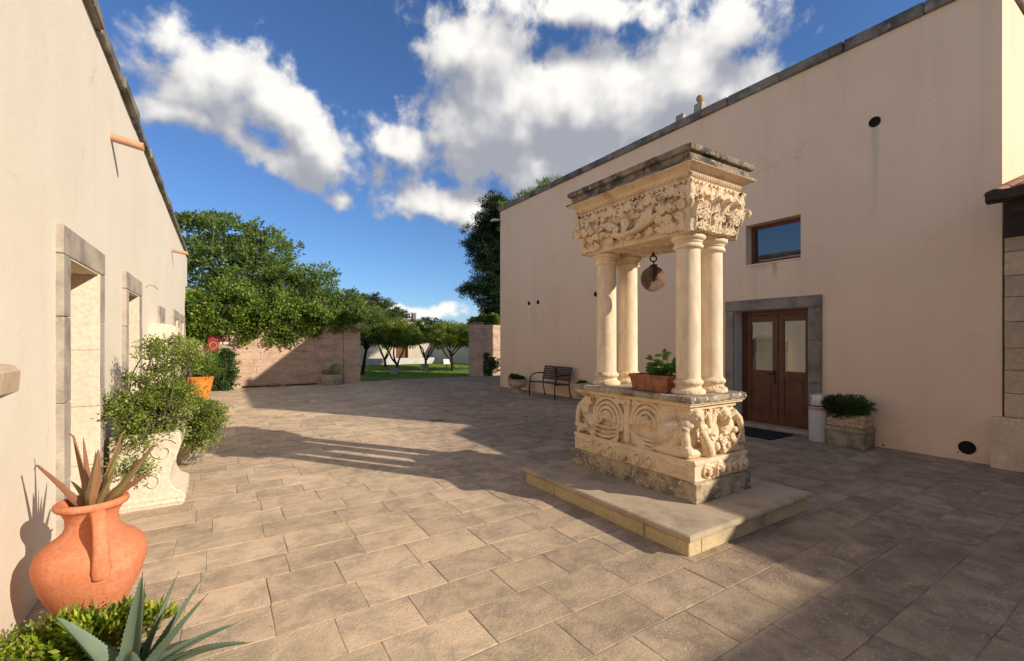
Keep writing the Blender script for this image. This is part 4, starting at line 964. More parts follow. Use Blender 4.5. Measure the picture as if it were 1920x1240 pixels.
wear('cornice', rect_sweep([(.0, 3.174), (.004, 3.186), (.0, 3.200), (-.046, 3.206), (-.046, 3.285)], .510, .850), MAT['lichen'], .0095, .009, .03)
wear('canopy_slab', rect_sweep([(-.012, 3.278), (.0, 3.288), (.004, 3.312), (.0, 3.332), (-.012, 3.342)], .497, .838), MAT['lichen'], .0095, .015, .035)
# ------------------------------------------------------------------ foliage
def leaves(name, C, D, L, Wd, mat, parent=None, fold=.18, rs=None):
    """one small folded diamond per leaf: C root points, D directions, L lengths, Wd widths"""
    g = rs or rng; n = len(C); D = D / (np.linalg.norm(D, axis=1, keepdims=True) + 1e-9)
    S = np.cross(D, g.normal(size=(n, 3))); S /= (np.linalg.norm(S, axis=1, keepdims=True) + 1e-9); N = np.cross(S, D)
    L = np.broadcast_to(L, n)[:, None]; Wd = np.broadcast_to(Wd, n)[:, None]
    a = C; t = C + D * L; l = C + D * L * .48 + S * Wd * .5 + N * Wd * fold; r = C + D * L * .48 - S * Wd * .5 + N * Wd * fold
    v = np.stack([a, l, t, r], 1).reshape(-1, 3); i = np.arange(n)[:, None] * 4
    f = np.concatenate([i + np.array([0, 1, 2]), i + np.array([0, 2, 3])], 1).reshape(-1, 3)
    return np_mesh(name, v, f, mat, parent)
def clumps(blobs, nc, per, cr, shell=.55):
    """clump centres spread through ellipsoids (cx,cy,cz,rx,ry,rz), then leaf roots round them"""
    b = np.array(blobs, float); w = b[:, 3] * b[:, 4] * b[:, 5]; w = w ** .8; idx = rng.choice(len(b), nc, p=w / w.sum())
    d = rng.normal(size=(nc, 3)); d /= np.linalg.norm(d, axis=1, keepdims=True)
    rad = shell + (1.05 - shell) * rng.random(nc) ** .6
    cen = b[idx, :3] + d * b[idx, 3:] * rad[:, None] * rng.uniform(.74, 1.22, (nc, 1))
    out = np.repeat(d, per, 0); off = rng.normal(size=(nc * per, 3)); off *= (cr * rng.uniform(.25, 1.25, (nc * per, 1)) / np.linalg.norm(off, axis=1, keepdims=True))
    off[:, 2] *= .6
    C = np.repeat(cen, per, 0) + off
    D = out * .5 + off / cr * .8 + rng.normal(0, .45, (nc * per, 3)) + V(0, 0, .12)
    return cen, C, D
def limb(mb, a, b, r0, r1, bend=.15, seg=7, m=6):
    a = np.array(a, float); b = np.array(b, float); L = np.linalg.norm(b - a); off = rng.normal(0, bend * L, 3) * V(1, 1, .4)
    pts = [a + (b - a) * t + off * math.sin(math.pi * t) + rng.normal(0, .012 * L, 3) * (0 < t < 1) for t in np.linspace(0, 1, m)]
    mb.tube(pts, [r0 + (r1 - r0) * t for t in np.linspace(0, 1, m)], seg); return pts
def tree(name, label, base, trunk_top, r, blobs, nc, per, cr, leafL, mat, bark='bark', group=None, shell=.55, nlimb=10, cat='tree', wid=.5):
    t = thing(name, label, cat, base, group); tm = MB()
    tp = limb(tm, (base[0], base[1], base[2] - .05), trunk_top, r, r * .6, .04, 9, 7)
    cen, C, D = clumps(blobs, nc, per, cr, shell)
    bb = np.array(blobs); ends = [tuple(q[:3]) for q in blobs] + [tuple(cen[k]) for k in rng.choice(len(cen), min(nlimb, len(cen)), False)]
    for e in ends: limb(tm, tp[-1 - int(rng.integers(0, 2))], e, r * .42, r * .08, .10, 6, 6)
    tm.build('trunk', MAT[bark], t, 60)
    leaves('crown', C, D, rng.uniform(.7, 1.25, len(C)) * leafL, rng.uniform(.8, 1.2, len(C)) * leafL * wid, MAT[mat], t)
    return t
# big dark trees behind the courtyard wall
tree('broadleaf_tree', 'tall dark green tree with pale branches behind the left part of the wall', (-.1, 21.6, 0), (0.1, 21.6, 3.2), .16,
     [(-.75, 21.5, 5.7, .9, 1.1, .85), (.0, 21.5, 6.0, .95, 1.1, .7), (.75, 21.6, 5.75, .8, 1.0, .75), (1.75, 21.7, 5.35, 1.05, 1.1, .85), (-.3, 21.3, 4.6, 1.3, 1.2, .9), (1.0, 21.3, 4.5, 1.3, 1.2, .9), (-.9, 21.2, 3.7, .9, 1, .9), (.4, 21.2, 3.4, 1.3, 1, .8), (1.9, 21.4, 4.2, .9, 1., .7)],
     500, 36, .26, .16, 'lf_tree', 'barkpale', 'trees behind the courtyard wall')
tree('broadleaf_tree', 'spreading dark green tree behind the right part of the wall beside the gate opening', (3.3, 21.4, 0), (3.3, 21.4, 2.4), .14,
     [(2.6, 21.3, 3.8, 1.0, 1, .75), (3.5, 21.4, 4.2, 1.0, 1.1, .62), (4.4, 21.4, 3.3, .9, 1, .55), (2.8, 21.2, 3.0, 1.2, 1, .7), (4.1, 21.2, 2.8, 1.2, 1, .7), (5.2, 21.5, 3.05, .5, .6, .5), (1.6, 21.2, 2.75, 1.1, 1., .7)],
     430, 38, .26, .145, 'lf_tree', 'bark', 'trees behind the courtyard wall')
tree('citrus_tree', 'dark shaded citrus tree close behind the gate pilaster', (5.75, 22.4, 0), (5.95, 22.4, 1.35), .09,
     [(5.4, 22.4, 2.6, .75, .8, .6), (6.1, 22.5, 2.9, .75, .8, .6), (6.35, 22.4, 2.2, .75, .8, .65), (5.6, 22.4, 2.0, .7, .7, .5), (6.7, 22.6, 2.7, .5, .6, .5)], 190, 60, .22, .095, 'lf_tree', 'barkdark', 'citrus trees on the lawn', .45, 8)
def citrus(x, y, h, w, label, nst=4, nc=150):
    t = thing('citrus_tree', label, 'tree', (x, y, 0), 'citrus trees on the lawn'); tm = MB()
    fork = V(x + rng.uniform(-.05, .05), y, .42); limb(tm, (x, y, -.05), fork, .085, .07, .05, 8, 5)
    blobs = []
    for k in range(nst):
        a = 2 * math.pi * (k + rng.uniform(-.2, .2)) / nst + .4; e = V(x + math.cos(a) * w * .52, y + math.sin(a) * w * .52, h * .52 + rng.uniform(-.05, .1))
        limb(tm, fork, e, .05, .03, .12, 7, 6); top = V(x + math.cos(a) * w * .6, y + math.sin(a) * w * .55, h * .70)
        limb(tm, e, top, .03, .012, .1, 6, 5)
        for q in range(2): limb(tm, e, top + rng.normal(0, .25, 3), .02, .007, .1, 5, 5)
        blobs.append((*top, w * .55, w * .55, h * .21))
    blobs += [(x, y, h * .74, w * .75, w * .7, h * .23), (x, y, h * .62, w * .95, w * .9, h * .14)]
    tm.build('trunk', MAT['barkdark'], t, 60)
    cen, C, D = clumps(blobs, nc, 55, .17, .45); D[:, 2] += .25
    a2 = rng.uniform(0, 6.28, 700); r2 = w * .95 * rng.random(700) ** .6; C2 = np.stack([x + np.cos(a2) * r2, y + np.sin(a2) * r2, h * (.96 - .26 * (r2 / w) ** 2 + rng.uniform(-.10, .05, 700))], 1)   # upright young shoots
    D2 = rng.normal(0, .3, (700, 3)) + V(0, 0, 1)
    C = np.concatenate([C, C2]); D = np.concatenate([D, D2])
    leaves('crown', C, D, rng.uniform(.065, .115, len(C)), rng.uniform(.035, .055, len(C)), MAT['lf_citrus'], t)
citrus(7.31, 21.9, 2.7, 1.3, 'citrus tree with forked dark trunk nearest the gate opening, stone block at its foot', 3, 290)
citrus(10.44, 22.3, 2.7, 1.25, 'many-stemmed citrus tree beside the small white sign', 5, 280)
citrus(10.35, 25.7, 3.0, 1.3, 'citrus tree standing behind and between the two nearest ones', 4, 250)
citrus(12.1, 21.2, 2.95, 1.3, 'citrus tree partly hidden by the stone gate pier', 4, 280)
citrus(8.6, 28.0, 2.7, 1.0, 'small citrus tree in front of the far house', 4, 120)
# needle tree beside the beige building
def needles(name, C, D, L, mat, t): leaves(name, C, D, L, np.full(len(C), .034), mat, t, .02)
pt = thing('pine_tree', 'tall dark pine tree rising behind the corner of the beige building', 'tree', (13.2, 22, 0), 'pines behind the beige building'); tm = MB()
limb(tm, (13.2, 22, -.05), (13.0, 22, 9.6), .22, .06, .02, 9, 9)
pb = [(12.95, 22, 9.0, .7, .9, .85), (12.3, 22, 8.1, .95, 1, .8), (13.3, 22, 7.6, 1.2, 1.2, .9), (12.2, 22, 6.8, 1.0, 1, .8), (13.1, 22, 6.2, 1.3, 1.2, .9), (12.4, 22, 5.4, .95, 1, .8), (11.75, 22, 4.45, .85, .9, .42), (12.7, 22, 4.3, 1.2, 1.1, .8), (13.4, 22, 3.4, 1.2, 1., .7), (14.4, 22, 6, 1.2, 1.2, 2.4), (12.6, 22, 3.3, .5, .6, .35)]
for q in pb: limb(tm, (13.1, 22, q[2] - .5), q[:3], .06, .015, .08, 6, 5)
tm.build('trunk', MAT['bark'], pt, 60)
cen, C, D = clumps(pb, 900, 110, .26, .25); needles('crown', C, D + V(0, 0, .3), rng.uniform(.10, .2, len(C)), MAT['lf_pine'], pt)
p2 = thing('pine_tree', 'pine tree whose green tips show above the roof coping', 'tree', (15, 20, 0), 'pines behind the beige building'); tm = MB()
limb(tm, (15, 20, -.05), (15, 20, 9.4), .2, .06, .02, 8, 8); tm.build('trunk', MAT['bark'], p2, 60)
cen, C, D = clumps([(12.9, 20, 8.35, .8, .8, .5), (13.7, 20, 9.0, .9, .8, .5), (14.7, 20, 9.55, 1.0, .9, .55), (15.6, 20, 10.0, .8, .9, .6), (15, 20, 8.0, 2.4, 1.5, 1.2)], 260, 75, .22, .4)
needles('crown', C, D + V(0, 0, .6), rng.uniform(.1, .2, len(C)), MAT['lf_tree'], p2)
tree('far_tree', 'rounded olive green tree far behind the house roof', (14.2, 48, 0), (14.2, 48, 3.5), .25, [(13.3, 48, 5.2, 1.5, 1.5, 1.2), (14.5, 48, 4.9, 1.6, 1.5, 1.0), (15.8, 48, 4.1, 1.5, 1.4, .8), (12.2, 48, 4.6, 1.4, 1.4, 1.3)], 260, 45, .4, .22, 'lf_far')

# climbing vine spilling over the back wall
vn = thing('climbing_vine', 'bright yellow-green climbing vine spilling over the back courtyard wall', 'climber', (.9, YB + .1, 2.4)); sm = MB()
nv = 760; vx = XL + .05 + (4.35 - XL) * rng.random(nv) ** 1.15
prof_top = np.interp(vx, [-.95, -.2, .4, 1.0, 1.8, 2.6, 3.3, 3.9, 4.3], [3.3, 3.35, 3.85, 3.1, 3.25, 2.85, 2.85, 2.6, 2.5]) + .18 * np.sin(vx * 9.0) * (vx < 3.2)
prof_bot = np.interp(vx, [-.95, -.2, .4, 1.0, 1.5, 2.1, 2.7, 3.2, 3.6, 4.3], [1.75, 1.62, 1.75, 1.95, 1.82, 1.86, 2.1, 2.28, 2.4, 2.44])
vz = prof_bot + (prof_top - prof_bot) * rng.random(nv); hang = rng.random(nv) < .10; vz = np.where(hang, prof_bot - rng.exponential(.13, nv), vz); depth = np.where(vz > 2.5, rng.uniform(-.45, .35, nv), rng.uniform(-.30, -.05, nv))
vy = YB - .0 + depth * np.interp(vz - prof_bot, [0, .5], [.4, 1.0])
vy = vy - .14 * np.sin(vx * 3.1 + 1.0) * np.sin(vz * 4.3) - .10 * np.sin(vx * 7.7) * np.cos(vz * 6.1); keepv = (np.sin(vx * 5.3 + vz * 2.0) + np.sin(vz * 7.1 - vx * 2.6) + rng.normal(0, .8, nv)) > -1.15; keepv &= ~((vx > -.45) & (vx < .4) & (vz < 1.88))
vx, vy, vz = vx[keepv], vy[keepv], vz[keepv]; nv = len(vx)
per = 46; cen = np.stack([vx, vy, vz], 1); off = rng.normal(0, .095, (nv * per, 3)) * V(1.25, .8, .75); C = np.repeat(cen, per, 0) + off
C[:, 1] = np.where((C[:, 2] < 2.47) & (C[:, 1] > YB - .02), YB - .02 - rng.random(len(C)) * .05, C[:, 1])
D = rng.normal(0, .6, (nv * per, 3)) + V(0, -.5, -.35)
leaves('foliage', C, D, rng.uniform(.06, .12, len(C)), rng.uniform(.05, .10, len(C)), MAT['lf_vine'], vn)
for k in range(26):
    x0 = rng.uniform(-.8, 3.8); limb(sm, (x0, YB + .05, 2.48), (x0 + rng.uniform(-.5, .5), YB - .05, np.interp(x0, [-.95, 1, 2.1, 3.6], [1.7, 1.95, 1.9, 2.4])), .012, .004, .1, 5, 6)
sm.build('stems', MAT['twig'], vn)

def bush(mb, blobs, nc, per, cr, leafL, wid, mat, t, nst, root, shell=.4, r0=.012, droop=0.0, up=.1, part='foliage', bark='twig'):
    cen, C, D = clumps(blobs, nc, per, cr, shell); D[:, 2] += up - droop
    for e in cen[rng.choice(len(cen), min(nst, len(cen)), False)]: limb(mb, np.array(root) + rng.normal(0, .03, 3) * V(1, 1, 0), e, r0, r0 * .25, .14, 5, 6)
    mb.build('stems', MAT[bark], t, 60)
    return leaves(part, C, D, rng.uniform(.7, 1.25, len(C)) * leafL, rng.uniform(.8, 1.2, len(C)) * leafL * wid, MAT[mat], t)

# jade bushes by the left wall
pa = thing('stone_scroll_planter', 'whitish carved stone scroll pedestal planter standing against the cream wall', 'planter', (-.55, 5.85, 0))
prof = [(-.86, .0), (-.315, .0), (-.295, .03), (-.30, .115), (-.325, .135), (-.37, .16), (-.405, .215), (-.418, .28), (-.405, .36), (-.375, .45), (-.345, .53), (-.33, .60), (-.335, .68), (-.35, .715), (-.86, .715)]
mbp = MB().prism(prof, 'y', 5.50, 6.25)
for z_ in (.04, .085): mbp.tube([(-.86, 5.50, z_), (-.31, 5.50, z_)], .012, 6)
remeshed(mbp, 'body', MAT['paleplanter'], pa, .010, 1, .012, .05)
for c_, r_, a_, t_ in (((-.47, .545), .125, 30, 1.3), ((-.56, .25), .10, 200, -1.2)):
    pts = spiral(c_, r_, r_ * .15, a_, t_); MB().tube([(p[0], 5.497, p[1]) for p in pts], .0075, 6).build('scroll_carving', MAT['paleplanter'], pa, 60)
MB().box(-.80, -.40, 5.56, 6.19, .70, .722).build('soil', MAT['soil'], pa)
ja = thing('jade_bush', 'large sprawling small-leaved jade bush growing from the stone scroll planter', 'bush', (-.58, 5.85, .72)); sm = MB()
jb = [(-.66, 5.75, .95, .22, .26, .20), (-.48, 5.85, .98, .22, .28, .20), (-.76, 5.6, .92, .15, .2, .20), (-.55, 5.95, 1.22, .24, .28, .14), (-.48, 6.1, 1.45, .22, .28, .12), (-.36, 6.2, 1.58, .18, .24, .09), (-.38, 5.95, 1.05, .20, .26, .15), (-.68, 5.43, .66, .15, .08, .26), (-.60, 5.42, .44, .09, .05, .20), (-.80, 5.44, .55, .08, .06, .25), (-.80, 5.50, 1.02, .10, .14, .1), (-.30, 6.2, 1.40, .16, .22, .10), (-.62, 6.05, 1.58, .12, .2, .07), (-.38, 5.52, .80, .12, .08, .09), (-.34, 5.7, .70, .06, .14, .09)]
bush(sm, jb, 420, 32, .075, .024, .85, 'lf_jade', ja, 80, (-.56, 5.85, .70), .30, .013)
pb2 = thing('grey_stone_pot', 'squat grey stone pot half hidden under the drooping jade bush', 'pot', (-.33, 7.35, 0))
remeshed(MB().lathe([(.14, 0), (.155, .03), (.165, .16), (.19, .30), (.20, .36), (.20, .40), (.175, .40), (.16, .36)], (-.33, 7.35, 0), 24), 'body', MAT['greystone'], pb2, .012, 1, .008, .05)
jb2 = thing('jade_bush', 'drooping jade bush with bare purple-grey twigs beside the purple flower', 'bush', (-.33, 7.35, .4)); sm = MB()
bush(sm, [(-.36, 7.15, .76, .24, .28, .15), (-.20, 7.05, .70, .2, .24, .14), (-.14, 7.0, .55, .15, .18, .2), (-.24, 6.95, .42, .13, .14, .16), (-.34, 7.0, .30, .16, .1, .18), (-.14, 7.02, .30, .12, .1, .16), (-.10, 7.05, .72, .14, .2, .09), (-.03, 7.0, .60, .1, .14, .1)], 240, 26, .07, .024, .85, 'lf_jade', jb2, 90, (-.33, 7.3, .38), .45, .012, .15)
pf = thing('purple_flower', 'small purple flower head on a thin stalk at the foot of the jade bush', 'flower', (-.18, 7.9, 0)); sm = MB().tube([(-.25, 7.95, .0), (-.2, 7.9, .2), (-.12, 7.86, .33)], .005, 6); sm.build('stem', MAT['twig'], pf)
C = V(-.115, 7.85, .35) + rng.normal(0, .03, (160, 3)); leaves('petals', C, C - V(-.115, 7.85, .34), .035, .024, MAT['purple'], pf)
# far pots and ivy by the left wall
po = thing('orange_pot', 'glossy orange glazed pot by the far end of the cream wall', 'pot', (-.50, 15.4, 0))
MB().lathe([(.19, 0), (.21, .02), (.27, .22), (.32, .46), (.34, .54), (.355, .56), (.355, .62), (.32, .625), (.30, .55)], (-.50, 15.4, 0), 28, False).build('body', MAT['orange'], po, 50); MB().lathe([(.28, .55), (.27, .57)], (-.50, 15.4, 0), 20).build('soil', MAT['soil'], po)
op = thing('potted_shrub', 'yellow-green shrub growing in the orange glazed pot', 'shrub', (-.5, 15.4, .57)); sm = MB()
bush(sm, [(-.5, 15.4, .95, .42, .45, .32), (-.35, 15.3, .80, .35, .35, .2), (-.55, 15.4, 1.2, .3, .35, .2)], 130, 34, .11, .05, .6, 'lf_vine', op, 20, (-.5, 15.4, .56), .4)
iv = thing('ivy_shrub', 'upright dark green ivy shrub against the back wall beside the orange pot', 'shrub', (.02, 17.5, 0)); sm = MB()
bush(sm, [(.0, 17.5, .35, .40, .35, .38), (.05, 17.5, .80, .38, .35, .35), (.12, 17.55, 1.12, .22, .25, .2), (-.3, 17.5, .7, .3, .3, .4)], 240, 40, .12, .06, .75, 'lf_ivy', iv, 30, (0, 17.5, 0), .45)
# ------------------------------------------------------------------ things in the courtyard
# terracotta amphora and aloe
AX, AY = -.61, 3.44
am = thing('terracotta_amphora', 'big orange terracotta amphora with looped handles standing by the cream wall', 'amphora', (AX, AY, 0))
ap = [(.10, 0), (.115, .01), (.125, .05), (.165, .14), (.215, .25), (.243, .35), (.245, .40), (.232, .445), (.198, .485), (.155, .515), (.124, .545), (.113, .58), (.115, .62), (.128, .652), (.142, .672)]
rim = [(.140, .672), (.156, .676), (.163, .688), (.162, .702), (.154, .710), (.147, .706), (.143, .712), (.134, .712), (.126, .702), (.118, .68), (.11, .655)]
MB().lathe(ap, (AX, AY, 0), 48, False).build('body', MAT['terra'], am, 60); MB().lathe(rim, (AX, AY, 0), 48, False).build('rim', MAT['terra'], am, 50)
for a0 in (-72, 108):
    d = V(math.cos(R(a0)), math.sin(R(a0)), 0)
    q = [(.120, .660), (.155, .668), (.190, .655), (.214, .62), (.230, .565), (.240, .50), (.248, .44), (.252, .385), (.246, .345)]
    hm = MB().tube([V(AX, AY, z) + d * r for r, z in q], [.034, .035, .034, .033, .033, .034, .037, .042, .036], 12, True, .62); hm.build('handle', MAT['terra'], am, 60)
MB().lathe([(.125, .672), (.10, .678), (.04, .684)], (AX, AY, 0), 24).build('soil', MAT['soil'], am)
def succ_leaf(mb, base, tip, w, sag, side, thick=.35, m=10, curl=None, fold=.45, teeth=0.0):
    """thick tapering channelled leaf from base to tip"""
    base = np.array(base, float); tip = np.array(tip, float); d = tip - base; L = np.linalg.norm(d); pts = []
    for t in np.linspace(0, 1, m): pts.append(base + d * t + V(0, 0, 1) * sag * math.sin(math.pi * t) * L)
    if curl is not None: pts += [tip + np.array(c) for c in curl]
    n = len(pts); side = np.array(side, float); vv = []; fs = []
    for i, p in enumerate(pts):
        t = i / (n - 1); tg = pts[min(i + 1, n - 1)] - pts[max(i - 1, 0)]; tg /= np.linalg.norm(tg)
        s = side - tg * np.dot(side, tg); s /= np.linalg.norm(s); nn = np.cross(s, tg)
        if nn[2] < 0: nn = -nn
        ww = w * (.62 + .38 * math.sin(min(1, t * 2.6) * math.pi / 2)) * (1 - t) ** .72 + .0012 if t > .25 else w * (.75 + .25 * (t / .25))
        th = ww * thick
        vv += [p - s * ww / 2 + nn * ww * fold * .5, p + nn * (-.02 * ww), p + s * ww / 2 + nn * ww * fold * .5, p + s * ww * .32 - nn * th * .55, p - nn * th, p - s * ww * .32 - nn * th * .55]
    for i in range(n - 1):
        for k in range(6): fs.append((i * 6 + k, i * 6 + (k + 1) % 6, i * 6 + 6 + (k + 1) % 6, i * 6 + 6 + k))
    fs += [tuple(range(6)), tuple(range(n * 6 - 6, n * 6))[::-1]]
    if teeth:
        for i in range(1, n - 2):
            for k, o_ in ((0, 5), (2, 3)):
                a = np.array(vv[i * 6 + k]); b = np.array(vv[i * 6 + 6 + k]); out = a - np.array(vv[i * 6 + 1]); out = out / (np.linalg.norm(out) + 1e-9); q = len(vv)
                vv += [a, a * .55 + b * .45, a * .8 + b * .2 + out * teeth + (b - a) * .2, np.array(vv[i * 6 + o_]) * .2 + a * .8]; fs += [(q, q + 1, q + 2), (q, q + 2, q + 3), (q + 1, q + 3, q + 2), (q, q + 3, q + 1)]
    return mb.add(vv, fs)
RT = V(math.cos(R(YAW)), -math.sin(R(YAW)), 0); FW = V(math.sin(R(YAW)), math.cos(R(YAW)), 0); UP = V(0, 0, 1)   # the courtyard diagonal the plants lean along
def succ_mat(name, a, b, c, rough=.45):
    m, nt, bs = material(name); p = pos(nt); r = rnd_piece(nt)
    col = mixc(nt, smooth(nt, r, .2, .7), c4(a), c4(b)); col = mixc(nt, mth(nt, 'MULTIPLY', smooth(nt, noise(nt, scl(nt, p, (9, 9, 4)), 1.0, 5, .6), .45, .7), .7), col, c4(c))
    nt.links.new(col, bs.inputs['Base Color']); bs.inputs['Roughness'].default_value = rough; bump(nt, bs, noise(nt, p, 60, 3, .5), .15, .003); return m
MAT['aloe'] = succ_mat('aloe_leaf', (.27, .12, .07), (.20, .22, .075), (.29, .17, .09)); MAT['agave'] = succ_mat('agave_leaf', (.115, .165, .105), (.14, .19, .125), (.18, .215, .15)); MAT['aloegreen'] = succ_mat('aloe_young_leaf', (.09, .19, .03), (.12, .22, .04), (.19, .23, .06))
al = thing('aloe_plant', 'reddish spiky aloe growing in the terracotta amphora', 'aloe', (AX, AY, .68))
B0 = V(AX, AY, .672); k_ = .00305
al_l = [(-84, -75, .040, .03, [(-.012, .012), (-.022, .010), (-.030, -.004), (-.032, -.02)], 0), (-50, -125, .036, .0, [(-.012, .010), (-.028, .016), (-.04, .012)], 0), (-18, -128, .040, .0, None, 0), (0, -100, .032, .0, None, 1), (36, -132, .040, .0, None, 0), (62, -115, .038, .0, None, 0), (40, -112, .062, .02, None, 0), (108, -106, .040, -.04, [(.012, .010), (.028, .010), (.040, -.006)], 0), (64, -78, .034, -.03, None, 0), (15, -70, .034, .02, None, 1), (-30, -62, .034, .03, None, 1), (86, -52, .036, .03, None, 0), (-62, -40, .036, .05, None, 0)]
for i, (du, dv, w, sag, curl, gr) in enumerate(al_l):
    dep = (-.05, .04, .0, .02, .08, -.02, -.09, .03, -.06, -.04, .09, .10, .06)[i]
    tip = B0 + RT * du * k_ / 1.05 + UP * (-dv) * k_ + FW * dep; bs = B0 + RT * du * k_ * .12 + FW * dep * .3 - UP * .015
    cu = None if curl is None else [RT * a + UP * b for a, b in curl]
    succ_leaf(MB(), bs, tip, w * 1.25, sag, RT * .9 + FW * (.4 if du > 0 else -.4), .45, 18, cu, .45, .0025).build('leaf', MAT['aloegreen' if gr else 'aloe'], al, 60)

# planting in the bed at the left foot of the picture
bed = MB()
nb = 14
for i in range(nb):
    for j in range(nb):
        x = XL + .01 + .64 * i / (nb - 1); y = 2.05 + 1.06 * j / (nb - 1); e = min(i, nb - 1 - i, j, nb - 1 - j) / 3.0
        bed.v.append((x, y, -.004 + .055 * min(1, e) + rd.uniform(0, .012) * min(1, e)))
for i in range(nb - 1):
    for j in range(nb - 1): a = i * nb + j; bed.f.append((a, a + nb, a + nb + 1, a + 1))
bo = bed.build('planting_bed', MAT['soil'], None, 60); tag(bo, kind='structure')
ag = thing('agave_plant', 'blue-green spiky agave at the bottom left corner of the courtyard', 'agave', (-.36, 2.72, .03))
G0 = V(-.36, 2.72, .04)
for i, (r_, u_, dep, w, sag) in enumerate([(.05, .47, .02, .085, .0), (.155, .435, .10, .062, .0), (.31, .445, .05, .070, .0), (.40, .42, -.06, .066, .02), (.40, .24, -.16, .058, .04), (.56, .17, .0, .058, .08), (-.31, .30, -.02, .080, .04), (-.02, .37, .12, .060, .0), (.20, .28, -.22, .085, .03), (-.12, .24, -.28, .085, .04), (.28, .14, -.3, .08, .06), (.36, .12, .22, .06, .06), (-.35, .12, .15, .06, .07), (-.28, .14, -.25, .075, .06)]):
    tip = G0 + RT * r_ + UP * u_ + FW * dep; bs = G0 + (RT * r_ + FW * dep) * .14
    lf = succ_leaf(MB(), bs, tip, w * 1.35, sag, np.cross(tip - bs, UP) / np.linalg.norm(np.cross(tip - bs, UP)) if i not in (0, 8) else RT, .16, 24, None, .5, .0045)
    lo = lf.build('leaf', MAT['agave'], ag, 60)
    sp_ = MB().tube([tip, tip + (tip - bs) / np.linalg.norm(tip - bs) * .018], [.002, .0006], 5); sp_.build('spine', MAT['rust'], lo)
jc = thing('jade_cushion', 'low yellow-green succulent cushion at the far left foot of the wall', 'succulent', (-.72, 2.75, .05)); sm = MB()
bush(sm, [(-.80, 2.85, .13, .14, .2, .09), (-.68, 2.60, .12, .16, .2, .08), (-.60, 2.35, .12, .16, .2, .08), (-.85, 3.02, .22, .07, .08, .09), (-.50, 2.95, .09, .12, .12, .06)], 330, 26, .045, .017, .85, 'lf_bed', jc, 60, (-.72, 2.75, .04), .3, .007)
gb_ = thing('leafy_bedding_plant', 'fresh green leafy plant with dry flower heads in front of the amphora', 'plant', (-.62, 3.02, .05)); sm = MB()
bush(sm, [(-.66, 3.06, .14, .13, .09, .09), (-.52, 3.02, .16, .13, .10, .09), (-.38, 3.08, .12, .12, .08, .07)], 110, 22, .055, .055, .36, 'lf_bed', gb_, 30, (-.6, 3.02, .04), .2, .004, 0, .8)
C = np.stack([rng.uniform(-.75, -.3, 90), rng.uniform(2.96, 3.12, 90), rng.uniform(.2, .28, 90)], 1); leaves('dry_flowers', C, rng.normal(0, .5, (90, 3)) + V(0, 0, .6), .02, .012, MAT['lf_dead'], gb_)['kind'] = 'stuff'

# terracotta trough with seedlings on the well ledge
tr = thing('terracotta_trough', 'stained rectangular terracotta planter on the well ledge between the columns', 'planter', (CX - .21, CY - .25, 1.1))
x0, x1, y0, y1, z0, z1 = CX - .36, CX - .15, CY - .47, CY + .0, 1.104, 1.262
def taper_box(mb, x0, x1, y0, y1, z0, z1, t):
    vv = [(x0 + t, y0 + t, z0), (x1 - t, y0 + t, z0), (x1 - t, y1 - t, z0), (x0 + t, y1 - t, z0), (x0, y0, z1), (x1, y0, z1), (x1, y1, z1), (x0, y1, z1)]
    i = .012; vv += [(x0 + i, y0 + i, z1), (x1 - i, y0 + i, z1), (x1 - i, y1 - i, z1), (x0 + i, y1 - i, z1), (x0 + i, y0 + i, z1 - .03), (x1 - i, y0 + i, z1 - .03), (x1 - i, y1 - i, z1 - .03), (x0 + i, y1 - i, z1 - .03)]
    fs = [(3, 2, 1, 0)]
    for a, b in ((0, 4), (4, 8), (8, 12)):
        for k in range(4): fs.append((a + k, a + (k + 1) % 4, b + (k + 1) % 4, b + k))
    return mb.add(vv, fs)
bx_ = taper_box(MB(), x0, x1, y0, y1, z0 + .012, z1, .022); bx_.build('box', MAT['terrabox'], tr)
rm = MB()
for q in ((x0 - .007, x1 + .007, y0 - .007, y0 + .002), (x0 - .007, x1 + .007, y1 - .002, y1 + .007), (x0 - .007, x0 + .002, y0 + .002, y1 - .002), (x1 - .002, x1 + .007, y0 + .002, y1 - .002)): rm.box(*q, z1 - .024, z1 + .004, .003)
rm.build('rim', MAT['terrabox'], tr); MB().box(x0 + .005, x1 - .005, y0 + .012, y1 - .012, z0, z0 + .0115, .003).build('saucer', MAT['terrabox'], tr); MB().box(x0 + .012, x1 - .012, y0 + .012, y1 - .012, z1 - .032, z1 - .022).build('soil', MAT['soil'], tr)
sd = thing('green_seedling', 'leafy green young plant growing in the terracotta planter on the well', 'plant', (CX - .25, CY - .25, 1.24)); sm = MB()
tops = [(-.02, 1.50, .10), (.06, 1.44, .08), (-.12, 1.42, .09), (.12, 1.38, .08), (-.17, 1.36, .08), (.02, 1.36, .09), (-.08, 1.34, .08), (.16, 1.33, .06)]
Cs = []; Ds = []; Ls = []
for dy, z, rr in tops:
    e = V(CX - .25 + rng.uniform(-.05, .05), CY - .30 + dy, z); limb(sm, (CX - .25, CY - .28 + dy * .5, 1.23), e, .005, .003, .08, 5, 5)
    for k in range(26):
        t = rng.uniform(.25, 1); p = V(CX - .25, CY - .28 + dy * .5, 1.23) * (1 - t) + e * t; a = rng.uniform(0, 6.28); Cs.append(p); Ds.append((math.cos(a), math.sin(a), rng.uniform(-.35, .5))); Ls.append(rr * rng.uniform(.55, 1.1))
sm.build('stems', MAT['lf_basil'], sd); Ls = np.array(Ls); leaves('leaves', np.array(Cs), np.array(Ds), Ls, Ls * .52, MAT['lf_basil'], sd, .12)

